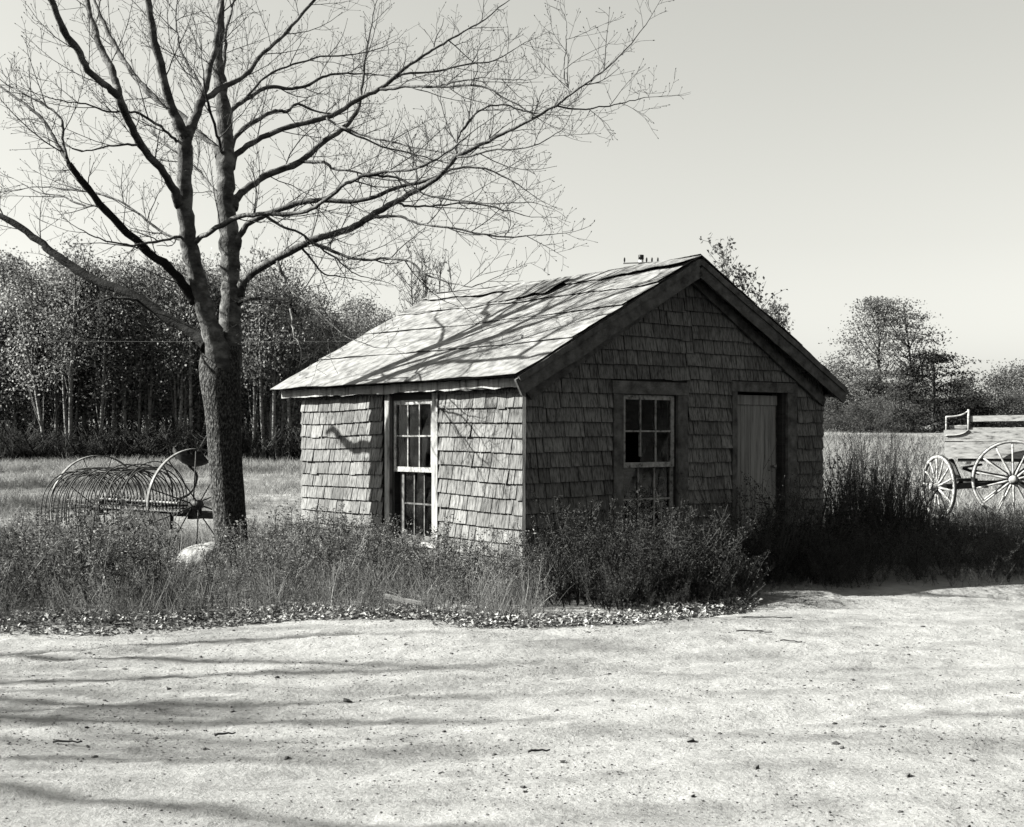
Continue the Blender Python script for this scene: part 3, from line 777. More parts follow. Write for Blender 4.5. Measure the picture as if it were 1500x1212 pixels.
TREE_Y = 13.95
LIMBS = {
    # name: (parent, depth change in metres towards its tip, [(px, py, width px) ...])
    "A": (None, 0.25, [(334, 545, 40), (337, 510, 36), (337.5, 470, 32), (338, 425, 29.5), (337, 380, 29), (335, 347, 29), (331, 300, 27), (330, 265, 26), (330, 215, 26), (328, 165, 22), (322, 116, 18), (318, 83, 15), (321, 50, 14), (323, 5, 11), (318, -70, 8), (324, -150, 4)]),
    "B": (None, -0.5, [(326, 545, 38), (316, 505, 34), (304, 466, 28), (290, 413, 25.5), (278, 365, 26), (273, 330, 24), (271, 281, 21), (271, 235, 22), (271, 205, 21), (271, 192, 8)]),
    "B1": ("B", -0.3, [(271, 202, 19), (258, 172, 15), (248, 149, 13), (235, 93, 12), (226, 60, 11.5), (218, 8, 10), (210, -60, 7), (212, -130, 4)]),
    "B2": ("B", 0.35, [(273, 202, 17), (287.5, 165.5, 13.5), (300.7, 129, 11), (307, 99.5, 9), (316, 60, 8), (326, 0, 6), (345, -70, 4)]),
    "B2a": ("B2", 0.5, [(300, 146, 9), (324, 129, 8.5), (360, 109, 7.5), (380, 83, 6), (409, 57, 5.5), (445, 18, 4.5), (490, -30, 3)]),
    "B3": ("B", -0.7, [(264, 300, 17), (252, 274, 12), (235, 247, 11.5), (205, 211, 11.5), (188.6, 178, 11.5), (173, 140, 13)]),
    "B3a": ("B3", -0.4, [(173, 141, 12), (157, 128, 10), (129, 103, 10), (112.7, 72, 11), (98, 54, 10.5), (78, 8, 9), (58, -50, 6)]),
    "B3b": ("B3", 0.25, [(172.5, 141, 12), (172, 128, 11), (165, 107, 11), (152, 80, 10), (143, 57, 9.5), (130, 10, 8), (120, -60, 5)]),
    "B0": ("B", 0.9, [(306, 508, 22), (288, 491, 14.5), (250.7, 470.5, 12.5), (210.6, 443, 12.5), (179, 426, 12), (144.6, 414, 11.5), (113, 395, 11), (80, 373, 10), (56, 352, 9), (18, 326, 8), (-40, 300, 5)]),
    "B4": ("B", -0.4, [(286, 440, 18), (272, 422, 12.5), (248, 393, 11), (208, 362, 10), (165.5, 320, 9.5), (129, 277, 8.5), (101, 240, 7.5)]),
    "B4a": ("B4", 0.3, [(101, 240, 6.5), (84, 212, 5.5), (70, 187, 5), (57, 169, 5), (28, 146, 4), (-10, 120, 2.5)]),
    "B4b": ("B4", 0.1, [(98, 232, 5), (91, 208, 4), (92, 185, 4), (81, 165, 3.5), (58, 150, 3), (20, 130, 2)]),
    "A1": ("A", -1.0, [(350, 432, 18), (358, 412, 13), (380, 393, 12), (423, 370, 11.5), (462, 350, 10.5), (512, 336, 10), (542, 317, 9.5), (579, 296, 8.5), (620, 274, 7.5), (654, 248, 7), (669, 230, 7), (698.6, 214, 6), (736, 197, 5), (773, 178, 4.3), (814, 154.5, 3.8), (848, 130, 3.2), (881.5, 106, 2.7), (906, 84, 2.2), (930, 57, 1.8)]),
    "A1a": ("A1", -0.4, [(543, 317, 6), (560, 318, 5), (587, 317, 4), (612, 328, 3.6), (661, 334, 3), (728, 347, 2.6), (773, 346, 2), (807, 344, 1.5)]),
    "A1b": ("A1", 0.4, [(582, 297, 4), (605, 303, 3.4), (640, 301, 2.8), (684, 298, 2.3), (725, 304, 2), (768, 316, 1.4)]),
    "A1c": ("A1", -0.4, [(668, 231, 4), (690, 229, 3), (720, 220, 2.6), (760, 219, 2.2), (790, 210, 1.8), (822, 192, 1.3)]),
    "A1d": ("A1", 0.4, [(668, 229, 4), (670, 205, 3.6), (684, 180, 3.2), (707, 160, 2.8), (735, 153, 2.4), (760, 161, 2), (790, 166, 1.5)]),
    "A1e": ("A1", 0.3, [(815, 155, 3), (850, 160, 2.4), (885, 157, 2), (915, 150, 1.6), (944, 143, 1.2)]),
    "A1f": ("A1", 0.2, [(838, 138, 2.6), (828, 120, 2.2), (826, 100, 1.8), (829, 70, 1.5), (830, 42, 1.1)]),
    "A1g": ("A1", -0.6, [(455, 355, 6), (500, 372, 4.5), (533, 381, 4), (565, 379, 3.6), (600, 383, 3.2), (622, 402, 2.8), (655, 413, 2.2), (690, 420, 1.7), (730, 405, 1.1)]),
    "A2": ("A", -0.3, [(345, 372, 12), (351, 347, 9.5), (363, 330, 8.5), (390, 314, 8.5), (436, 298, 8.5), (469, 294, 7.5), (504, 296, 7), (538, 292, 6.2), (579, 276, 5.5), (624, 264, 5), (660, 250, 4), (700, 245, 3), (745, 262, 2.2), (772, 280, 1.4)]),
    "B5": ("B", -0.9, [(283, 358, 10), (296, 347, 7.8), (324, 331, 8), (347, 319, 7.5), (380, 314, 6.5), (439, 312, 5.8), (469, 299, 5.5), (501, 274, 5.2), (527, 259, 5), (557, 253, 4.5), (587, 250, 4), (613, 246, 3.8), (639, 233, 3.3), (669, 212, 2.6), (690, 195, 1.8)]),
    "B5a": ("B5", -0.3, [(530, 258, 4), (560, 258, 3.8), (585, 262, 3.5), (606, 275, 3), (631, 287, 2.8), (698.6, 297, 2.3), (740, 298, 1.8), (775, 296, 1.2)]),
    "B5b": ("B5", 0.0, [(385, 314, 5), (410, 330, 4), (440, 342, 3.5), (468, 362, 3), (500, 385, 2.4), (520, 402, 1.6), (560, 412, 1.1)]),
    "A3": ("A", 0.9, [(341, 305, 16), (349, 287, 11.5), (367, 273, 10.5), (396, 254, 10.5), (439, 238, 9.5), (469, 212, 8.5), (500, 190, 8), (517, 172, 7), (527, 153, 5.5), (530, 124, 4.2), (536, 87, 3.2), (541, 55, 2.6), (548, 15, 1.8)]),
    "A3a": ("A3", -0.4, [(441, 237, 5), (475, 238.5, 4.5), (490, 248, 3.6), (520, 252, 3), (550, 262, 2.2), (585, 265, 1.6)]),
    "A3b": ("A3", 0.6, [(500, 190, 4), (514, 195, 3), (560, 214, 2.6), (600, 224, 2.2), (640, 236, 1.6), (668, 240, 1.2)]),
    "A4": ("A", 0.6, [(338, 246, 14), (344, 229, 9.5), (363, 214, 8.5), (393, 198, 8), (439, 182, 7.5), (486, 170, 7), (523, 147, 6.5), (557, 130, 6.2), (586, 106, 5.2), (616, 85, 4.4), (639, 70, 3.8), (661, 57, 3.2), (700, 35, 2.4), (740, 5, 1.6)]),
    "A4a": ("A4", -0.6, [(556, 131, 5), (575, 131, 4.6), (594, 127, 4.2), (640, 127.6, 3.8), (706, 126.5, 3.2), (736, 143, 2.6), (766, 158, 2), (792, 176, 1.2)]),
    "A4b": ("A4a", -0.3, [(640, 127, 3), (661, 122, 2.6), (706, 115, 2.2), (735, 116, 1.8), (770, 118, 1.1)]),
    "A4c": ("A4", -0.5, [(478, 173, 4), (504, 188, 3.2), (549, 203, 2.8), (598, 214, 2.3), (640, 222, 1.5)]),
    "A4d": ("A4", 0.5, [(560, 128, 4.5), (590, 110, 3.6), (640, 105, 3), (690, 93, 2.4), (725, 88, 1.8), (770, 62, 1.1)]),
    "A5": ("A", 0.9, [(336, 225, 11), (343, 205, 7.5), (357, 188.6, 7.5), (380, 174, 6.5), (403, 162, 5.5), (420, 164, 4.5), (436, 152, 4), (462, 163, 3), (490, 168, 2)]),
    "A6": ("A", 0.9, [(331, 178, 10), (340, 160, 7), (360, 146, 6.5), (393, 128, 6), (420, 130, 5), (446, 127.5, 4.4), (472, 114, 4), (500, 108, 3), (540, 108, 2)]),
    "A6a": ("A6", 0.3, [(358, 147, 4), (390, 112, 3.4), (430, 95, 3), (470, 84, 2.6), (520, 80, 2), (560, 70, 1.4)]),
    "A7": ("A", 0.8, [(322, 230, 13), (312, 213, 8.5), (294, 197, 7.8), (281, 184, 7.5), (261, 165, 8), (230, 146, 9), (211, 128, 8.5), (188, 99, 7.5), (165, 61, 6.5), (148, 25, 5), (130, -20, 3)]),
    "A8": ("A", 0.9, [(322, 295, 8), (308, 272, 5.5), (287, 245, 5), (262, 225, 4), (235, 205, 3), (215, 180, 2)]),
    "A9": ("B2", 0.6, [(296, 136, 5), (287, 112, 4.2), (274, 92, 3.8), (261, 62, 3.4), (258, 25, 2.4), (262, -20, 1.5)]),
    "A10": ("A", -0.6, [(328, 232, 6), (322, 212, 4.5), (314, 182, 4.2), (305, 153, 4), (300, 130, 2.8), (296, 95, 1.6)]),
    "A11": ("A", 0.4, [(325, 128, 8), (327, 105, 6), (330, 78, 5), (331, 50, 4.4), (340, 10, 3.2), (352, -40, 2)]),
    "B6": ("B", 0.5, [(272, 352, 5), (250, 347, 4), (215, 324, 3.5), (182, 297, 3), (139, 283, 2.6), (95, 277, 2.2), (56, 274, 1.6), (20, 280, 1.2)]),
    "B7": ("B", -0.5, [(262, 215, 5.5), (252, 200, 4.4), (228, 181, 4), (198, 165.5, 3.5), (159, 164, 3), (126, 153, 2.4), (90, 148, 1.8), (55, 138, 1.2)]),
    "B8": ("B", -0.4, [(276, 345, 5), (248, 350, 4.2), (208, 358, 3.6), (185, 359, 3), (146, 350, 2.2), (115, 335, 1.4)]),
    "B9": ("B3", -0.5, [(205, 212, 4.5), (180, 212, 3.2), (150, 216, 2.6), (120, 222, 2), (95, 212, 1.3)]),
    "B10": ("B0", -0.5, [(205, 441, 5), (180, 437, 4), (150, 440, 3), (125, 452, 2.4), (95, 460, 1.6)]),
    "B11": ("B4", 0.4, [(150, 303, 4.2), (120, 300, 3.2), (90, 288, 2.4), (58, 282, 1.8), (20, 262, 1.2)]),
    "A12": ("A", -0.8, [(347, 448, 8), (356, 441, 5.5), (374, 438, 5), (400, 438, 4.5), (423, 440, 4), (431, 460, 3.2), (448, 468, 3), (466, 473, 2.6), (480, 497, 1.8)]),
    "A12a": ("A12", -0.5, [(423, 441, 3), (428, 470, 2.6), (430, 490, 2), (438, 505, 1.4)]),
    "A13": ("A1", -0.7, [(405, 380, 5), (415, 405, 3.6), (425, 425, 3), (450, 443, 2.6), (480, 470, 2.2), (505, 492, 1.6), (540, 506, 1.1)]),
    "A14": ("A1", 0.3, [(440, 361, 4), (460, 385, 3), (475, 402, 2.4), (500, 405, 1.8), (530, 412, 1.2)]),
}


def build_tree():
    base = at(345, 850, TREE_Y); gz = float(ground_h(base[0], base[1]))
    root = empty("bare_tree", (base[0], base[1], gz))
    tag(root, "tall bare deciduous tree whose trunk forks low, branches reaching over the shed roof", "tree")
    off = np.array([base[0], base[1], gz])
    r = random.Random(21)
    paths = {}

    def resolve(name):
        if name in paths: return paths[name]
        par, dd, pts = LIMBS[name]
        pts = np.array(pts, float)
        if par is None:
            y0 = TREE_Y + (0.05 if name == "A" else -0.03)
        else:
            pp, pw, pyx = resolve(par)
            dist = np.hypot(pyx[:, 0] - pts[0, 0], pyx[:, 1] - pts[0, 1])
            y0 = pp[int(np.argmin(dist)), 1]
        sm = catmull(pts, 4)
        s = np.concatenate([[0], np.cumsum(np.hypot(*np.diff(sm[:, :2], axis=0).T))]); s /= s[-1]
        wob = 0.05 * np.sin(s * 7 + r.random() * 6) * s * abs(dd)
        Y = y0 + dd * (1.0 if name in ("A", "B", "B0") else 1.75) * (s ** 0.9) + wob
        P = np.stack([(sm[:, 0] - CX) / F_PX * Y, Y, CAMZ - (sm[:, 1] - HY) / F_PX * Y], -1)
        R = sm[:, 2] / 2 / F_PX * Y * (1.18 if name in ("B0", "B4") else 1.0)
        paths[name] = (P, R, sm)
        return paths[name]
    for n in LIMBS: resolve(n)

    # trunk: one continuous skin from the flare to the fork; the two stems run out of it
    tr = MB()
    tp = np.array([(346, 862, 64), (345, 850, 56), (343, 835, 49), (340, 810, 47), (337, 780, 47.5), (334, 740, 48), (330, 690, 47), (328, 640, 49), (325, 590, 53), (322, 555, 58), (322, 530, 57), (325, 508, 50)], float)
    sm = catmull(tp, 4)
    Y = np.full(len(sm), TREE_Y)
    P = np.stack([(sm[:, 0] - CX) / F_PX * Y, Y, CAMZ - (sm[:, 1] - HY) / F_PX * Y], -1)
    R = sm[:, 2] / 2 / F_PX * Y
    k = 28
    a = np.arange(k) * 2 * math.pi / k
    zz = P[:, 2]
    lob = 1 + 0.05 * np.sin(3 * a[None] + zz[:, None] * 1.1) + 0.035 * np.sin(5 * a[None] + 1.3 + zz[:, None] * 0.7) + 0.25 * np.clip(0.25 - (zz - gz), 0, 1)[:, None] * np.sin(4 * a + 0.5)[None] * 2.0
    lob = lob + 0.05 * N1.fbm(a[None] * 3.0 + 0 * zz[:, None], zz[:, None] * 3.1, 3)
    # at the fork the trunk is wide across the picture and shallower in depth
    fork = sstep(1.9, 2.4, zz)[:, None]
    V = np.stack([P[:, 0:1] + R[:, None] * lob * np.cos(a), P[:, 1:2] + R[:, None] * lob * np.sin(a) * (1 - 0.22 * fork), np.repeat(zz[:, None], k, 1)], -1)
    n = len(P)
    i = np.arange(n - 1)[:, None]; j = np.arange(k)[None]
    Q = np.stack([i * k + j, i * k + (j + 1) % k, (i + 1) * k + (j + 1) % k, (i + 1) * k + j], -1).reshape(-1, 4)
    Vv = np.concatenate([V.reshape(-1, 3), P[-1:] + [[0, 0, 0.02]]])
    T = np.stack([(n - 1) * k + np.arange(k), (n - 1) * k + (np.arange(k) + 1) % k, np.full(k, n * k)], -1)
    tr.add(Vv - off, Q, T)
    trunk = tr.build("trunk", M["bark_rough"], root, True)

    def twig(mb, p, d, L, rad, level, flat):
        """a fine shoot that sweeps up at its tip, with side shoots and buds"""
        n = 6 if level == 1 else 4
        d = d / np.linalg.norm(d)
        pts = [p]; dirs = d.copy()
        bend = np.array([r.gauss(0, .22), r.gauss(0, .22), r.gauss(0.10, .16)])
        for k_ in range(n - 1):
            dirs = dirs + bend / (n - 1) * 1.6 + np.array([r.gauss(0, .09), r.gauss(0, .09), r.gauss(0.03, .09)])
            dirs /= np.linalg.norm(dirs)
            pts.append(pts[-1] + dirs * L / (n - 1))
        pts = np.array(pts)
        rs = np.linspace(rad, max(rad * 0.38, 0.0015), n)
        mb.tube(pts - off, rs, 4 if level == 1 else 3, m=1, cap=False)
        # bud at the tip
        if r.random() < 0.75:
            b = pts[-1]; s = r.uniform(0.004, 0.007)
            e = dirs
            mb.tube(np.array([b - off, b + e * s * 1.2 - off, b + e * s * 3.2 - off]), [0.0016, s * 0.8, 0.0008], 4, m=1, cap=False)
        if level < 3:
            m = int(L / (0.085 if level == 1 else 0.07)) + (1 if level == 1 else 0)
            sd = 1
            for q in range(m):
                t = (q + 0.6 + r.uniform(-.3, .3)) / (m + 0.3)
                if r.random() < 0.25: continue
                t = min(max(t, 0.08), 0.97); f = t * (n - 1); i0 = min(int(f), n - 2)
                c = pts[i0] + (pts[i0 + 1] - pts[i0]) * (f - i0)
                dd = pts[i0 + 1] - pts[i0]; dd /= np.linalg.norm(dd)
                sd = -sd
                side = np.cross(dd, np.array([r.gauss(0, .5), -1 + r.gauss(0, .4), r.gauss(0, .5)])); side /= (np.linalg.norm(side) + 1e-9)
                nd = dd * r.uniform(0.6, 1.0) + side * sd * r.uniform(0.5, 0.9) + np.array([0, r.gauss(0, .3), 0.22])
                twig(mb, c, nd, (r.uniform(.16, .42) if level == 1 else r.uniform(.05, .14)) * (1.15 - 0.6 * t), max(rs[i0] * 0.62, 0.0021), level + 1, flat)

    stems = ("A", "B")
    for name in LIMBS:
        P, R, sm = paths[name]
        mb = MB()
        kk = 16 if name in stems else (10 if R.max() > 0.03 else 7)
        # knots and swellings
        RR = R * (1 + 0.06 * np.sin(np.arange(len(R)) * 2.1 + len(name)) + np.array([r.gauss(0, .035) for _ in R]))
        PP = P.copy()
        PP[1:-1] += np.array([[r.gauss(0, .0045), r.gauss(0, .0045), r.gauss(0, .0045)] for _ in range(len(P) - 2)])
        mb.tube(PP - off, RR, kk)
        seg = np.linalg.norm(np.diff(P, axis=0), axis=1); s = np.concatenate([[0], np.cumsum(seg)]); total = s[-1]
        start = 0.12 if name not in stems else 0.25
        pos = total * start; sd = 1
        while pos < total * 0.985:
            t = pos / total; i0 = min(int(np.searchsorted(s, pos)) - 1, len(P) - 2); i0 = max(i0, 0)
            f = (pos - s[i0]) / max(seg[i0], 1e-6); c = P[i0] + (P[i0 + 1] - P[i0]) * f
            rad = R[i0]; dd = (P[i0 + 1] - P[i0]) / max(seg[i0], 1e-6)
            thick = rad > 0.045
            sd = -sd
            side = np.cross(dd, np.array([r.gauss(0, .45), -1, r.gauss(0, .45)])); side /= np.linalg.norm(side)
            nd = dd * r.uniform(.55, 1.1) + side * sd * r.uniform(.5, .95) + np.array([0, r.gauss(0, .45), r.uniform(.0, .3)])
            L = (r.uniform(.35, .95) if not thick else r.uniform(.2, .6)) * (1.1 - 0.55 * t)
            if name in stems and r.random() < 0.6: pass
            else: twig(mb, c - dd * 0.0, nd, L, min(rad * 0.55, r.uniform(.0035, .0075)), 1, None)
            pos += r.uniform(0.13, 0.31) * (1.6 if thick else 1.0)
        # leading shoot
        if R[-1] < 0.014: twig(mb, P[-1], P[-1] - P[-2], 0.4, max(R[-1] * .8, .003), 1, None)
        mb.build("stem" if name in stems else "branch", [M["bark_darkened" if name in ("B0", "B4", "A12") else "bark"], M["twig"]], root, True)
    return root


# ------------------------------------------------------------------ low plants
def ribbon(mb, P, w0, w1, seed_dir, m=0):
    P = np.asarray(P, float); n = len(P)
    T = np.gradient(P, axis=0); S = np.cross(T, seed_dir); S /= (np.linalg.norm(S, axis=1, keepdims=True) + 1e-9)
    w = np.linspace(w0, w1, n)[:, None] / 2
    V = np.concatenate([P - S * w, P + S * w]); i = np.arange(n - 1)
    mb.add(V, np.stack([i, i + n, i + n + 1, i + 1], -1), m=m)


def leafquad(mb, c, d, L, w, r, m=0):
    d = d / (np.linalg.norm(d) + 1e-9); s = np.cross(d, [r.gauss(0, 1), r.gauss(0, 1), r.gauss(0, 1)]); s /= (np.linalg.norm(s) + 1e-9)
    nrm = np.cross(d, s)
    V = [c, c + d * L * .5 + s * w / 2 + nrm * w * .15, c + d * L, c + d * L * .5 - s * w / 2 + nrm * w * .15]
    mb.add(V, [[0, 1, 2, 3]], m=m)


def curve3(p, d, L, n, r, up=0.0, jit=0.08):
    pts = [np.array(p, float)]; d = np.array(d, float); d /= np.linalg.norm(d)
    b = np.array([r.gauss(0, jit), r.gauss(0, jit), up])
    for _ in range(n):
        d = d + b / n * 2 + np.array([r.gauss(0, jit), r.gauss(0, jit), r.gauss(0, jit)]) * .6; d /= np.linalg.norm(d)
        pts.append(pts[-1] + d * L / n)
    return np.array(pts)


def weed_template(seed, h=0.8, branches=12, leafy=1.0, lean=0.12, thick=0.005):
    r = random.Random(seed); mb = MB()
    for s in range(r.choice([1, 1, 2, 3])):
        hh = h * r.uniform(.75, 1.1)
        st = curve3((r.gauss(0, .03), r.gauss(0, .03), -0.04), (r.gauss(0, lean), r.gauss(0, lean), 1), hh, 6, r, 0.05, 0.07)
        mb.tube(st, np.linspace(thick, thick * .4, len(st)), 3, cap=False)
        for b in range(branches):
            t = r.uniform(.22, .98); f = t * 6; i = min(int(f), 5); c = st[i] + (st[i + 1] - st[i]) * (f - i)
            a = r.uniform(0, 6.28); el = r.uniform(.3, 1.1)
            d = np.array([math.cos(a), math.sin(a), el])
            L = hh * r.uniform(.12, .34) * (1.15 - t * .75)
            br = curve3(c, d, L, 3, r, 0.35, 0.12)
            ribbon(mb, br, thick * .8, thick * .4, np.array([r.gauss(0, 1), r.gauss(0, 1), .3]))
            for q in range(int(r.uniform(2, 6) * leafy)):
                k = r.randrange(1, 4); p = br[k] + np.array([r.gauss(0, .012) for _ in range(3)])
                leafquad(mb, p, np.array([r.gauss(0, 1), r.gauss(0, 1), r.uniform(-.8, .8)]), r.uniform(.012, .034), r.uniform(.005, .014), r)
            # seed head
            for q in range(r.randrange(0, 4)):
                leafquad(mb, br[-1] + np.array([r.gauss(0, .008) for _ in range(3)]), np.array([r.gauss(0, 1), r.gauss(0, 1), 1]), r.uniform(.010, .02), r.uniform(.008, .014), r)
        for q in range(int(10 * leafy)):
            t = r.uniform(0.05, .8); f = t * 6; i = min(int(f), 5); c = st[i] + (st[i + 1] - st[i]) * (f - i)
            leafquad(mb, c, np.array([r.gauss(0, 1), r.gauss(0, 1), r.uniform(-.7, .5)]), r.uniform(.03, .07), r.uniform(.006, .016), r)
    return mb.arrays()


def grass_template(seed, n=22, h=0.45, spread=.06, w=.006, droop=.5):
    r = random.Random(seed); mb = MB()
    for _ in range(n):
        a = r.uniform(0, 6.28); d = np.array([math.cos(a) * r.uniform(.05, .55), math.sin(a) * r.uniform(.05, .55), 1])
        P = curve3((r.gauss(0, spread), r.gauss(0, spread), -.02), d, h * r.uniform(.5, 1.15), 4, r, -droop * r.random(), .09)
        ribbon(mb, P, w, w * .2, np.array([math.cos(a + 1.5), math.sin(a + 1.5), .2]))
    return mb.arrays()


def scatter(name, temps, X, Y, Z, S, material, label, seed=1, kind="stuff", tilt=0.12, SX=None):
    r = np.random.default_rng(seed)
    which = r.integers(0, len(temps), len(X)); mb = MB()
    for t, (V, Q, T) in enumerate(temps):
        k = np.where(which == t)[0]
        if not len(k): continue
        a = r.uniform(0, 6.283, len(k)); c, s = np.cos(a)[:, None], np.sin(a)[:, None]
        sz = S[k][:, None]; sxy = sz * (SX if SX else 1.0)
        x = (V[None, :, 0] * c - V[None, :, 1] * s) * sxy; y = (V[None, :, 0] * s + V[None, :, 1] * c) * sxy; z = V[None, :, 2] * sz
        tx, ty = r.normal(0, tilt, (2, len(k), 1))
        x = x + z * tx + X[k][:, None]; y = y + z * ty + Y[k][:, None]; z = z + Z[k][:, None]
        VV = np.stack([x, y, z], -1).reshape(-1, 3); offs = (np.arange(len(k)) * len(V))[:, None, None]
        QQ = (Q[None] + offs).reshape(-1, 4) if len(Q) else None
        TT = (T[None] + offs).reshape(-1, 3) if len(T) else None
        mb.add(VV, QQ, TT)
    o = mb.build(name, material)
    if kind: tag(o, label, kind=kind)
    return o


def to_local(X, Y):
    dx, dy = X - SHED[0], Y - SHED[1]
    return dx * 0.783 + dy * 0.622, -dx * 0.622 + dy * 0.783


def in_shed(X, Y, m=0.05):
    u, v = to_local(X, Y)
    return (u > -m) & (u < W_ + m) & (v > -m) & (v < L_ + m)


def clear_of_trunk(X, Y):
    bx = (345 - CX) / F_PX * TREE_Y
    return np.hypot(X - bx, Y - TREE_Y) > 0.2


def build_weeds():
    r = np.random.default_rng(5)
    T1 = [weed_template(100 + i, h=0.64, branches=15, leafy=2.2, lean=.34, thick=.0055) for i in range(9)]
    T2 = [weed_template(200 + i, h=0.85, branches=19, leafy=2.0, thick=.005, lean=.38) for i in range(8)]
    G1 = [grass_template(300 + i, 20, .42) for i in range(6)]
    G2 = [grass_template(320 + i, 16, .16, .05, .006) for i in range(6)]
    # left strip in front of and beside the tree and the side wall
    n = 5200
    X = r.uniform(-9.5, 0.35, n); Y = r.uniform(9.9, 19.5, n)
    e = road_edge(X)
    k = (Y > e + 0.1) & ~in_shed(X, Y, .06) & clear_of_trunk(X, Y) & (X > -0.56 * Y)
    dens = np.where(Y > 15.2, 0.62, 1.0)
    k &= r.random(n) < dens
    X, Y = X[k], Y[k]
    S = (0.36 + 0.72 * sstep(0.05, 1.2, Y - road_edge(X))) * r.uniform(.55, 1.2, len(X)) * (1 + .45 * N1.fbm(X * .9, Y * .9, 2))
    S *= np.where(Y > 14.8, 1.0, 1.0) * (1 + .8 * N3.fbm(X * 1.8, Y * 1.8, 2))
    S *= 1 - .35 * sstep(-1.0, -.2, X)
    S *= np.where((X < -2.2) & (Y > 13.2), .62, 1.0)
    S *= 1 - .5 * (np.abs(X / Y + .234) < .026) * (Y > 11.2)
    scatter("weeds", T1, X, Y, ground_h(X, Y), S, M["weed"], "tangled dry weeds along the road edge left of the shed", 2)
    # rank dark growth under the gable
    n = 1500
    X = r.uniform(0.0, 3.4, n); Y = r.uniform(9.8, 14.2, n)
    u, v = to_local(X, Y)
    k = (Y > road_edge(X) + .12) & (v < -.06) & (u > -.35) & (u < 3.3)
    X, Y = X[k], Y[k]; u = u[k]
    S = (.26 + .48 * sstep(.05, 1.0, Y - road_edge(X))) * r.uniform(.5, 1.2, len(X)) * (0.85 + .3 * np.sin(u * 2.3 + .4)) * (1 - .3 * (np.abs(u - 1.5) < .55)) * (1 + .9 * N2.fbm(X * 1.6, Y * 1.6, 2))
    scatter("dark_weeds", T2, X, Y, ground_h(X, Y), S, M["weed_darkened"], "dark leafy weeds crowding the shaded gable wall", 3)
    # the far side: low weeds between the shed and the wagon
    n = 3400
    X = r.uniform(2.9, 11.5, n); Y = 12.5 + 8.5 * r.random(n) ** 1.25
    k = (Y > road_edge(X) + .3) & ~in_shed(X, Y, .1) & (r.random(n) < np.where(Y > 17.5, .55, 1)) & (X < .46 * Y + .4)
    X, Y = X[k], Y[k]
    S = r.uniform(.45, 1.05, len(X)) * (.75 + .3 * N2.fbm(X * .8, Y * .8, 2)) * (.35 + .65 * sstep(.1, 1.5, Y - road_edge(X))) * np.where(Y > 17.5, .7, 1.)
    scatter("weeds", T2, X, Y, ground_h(X, Y), S, M["weed_darkened"], "rank low weeds between the shed and the wagon", 4)  # darkened colour stands in for deeper shade on these weeds
    # grasses mixed through
    n = 2400
    X = r.uniform(-9, 0.3, n); Y = r.uniform(9.8, 19, n)
    k = (Y > road_edge(X) - .02) & ~in_shed(X, Y, .05) & clear_of_trunk(X, Y) & (X > -.52 * Y); X, Y = X[k], Y[k]
    S = r.uniform(.5, 1.15, len(X)) * (.35 + .65 * sstep(-.05, .7, Y - road_edge(X)))
    scatter("tall_grass", G1, X, Y, ground_h(X, Y), S, M["grass"], "tall dry grass growing among the weeds at the left", 5)
    # short grass of the field behind
    n = 26000
    Y = 15 + 50 * r.random(n) ** 1.6; X = r.uniform(-.5, .5, n) * Y
    k = ~in_shed(X, Y, .2); X, Y = X[k], Y[k]
    S = r.uniform(.5, 1.3, len(X)) * (0.8 + Y / 40.0) * (.8 + .8 * N3.fbm(X * .25, Y * .25, 3))
    scatter("field_grass", G2, X, Y, ground_h(X, Y), np.clip(S, .3, 3), M["grass"], "short dry grass of the field behind the shed", 6, SX=1.4)
    # leaf litter and low leaves along the road margin
    n = 12000
    X = -6.5 + 8.6 * r.random(n) ** 1.15; Y = road_edge(X) + r.normal(.18, .22, n)
    k = (X > -.5 * Y) & ~in_shed(X, Y, .0); X, Y = X[k], Y[k]; n = len(X)
    a = r.uniform(0, 6.28, n); L = r.uniform(.018, .05, n); w = L * r.uniform(.5, .9, n)
    c, s = np.cos(a), np.sin(a); zt = np.where(Y > road_edge(X) + .05, ground_h(X, Y), road_z(X, Y)) + r.uniform(.0, .05, n)
    ax = np.stack([c, s, r.normal(0, .35, n)], -1); bx = np.stack([-s, c, r.normal(0, .35, n)], -1); up = np.stack([0 * a, 0 * a, r.uniform(.1, .5, n) * w], -1)
    C = np.stack([X, Y, zt + .008], -1)
    V = np.stack([C - ax * L[:, None] / 2, C + bx * w[:, None] / 2 + up, C + ax * L[:, None] / 2, C - bx * w[:, None] / 2 + up], 1).reshape(-1, 3)
    i = np.arange(n)[:, None] * 4; T = np.concatenate([i + [[0, 1, 2]], i + [[0, 2, 3]]])
    o = link("leaf_litter", make_mesh("leaf_litter", V, np.zeros((0, 4), int), T, M["litter"]))
    tag(o, "fallen leaves lying along the edge of the dirt road", kind="stuff")


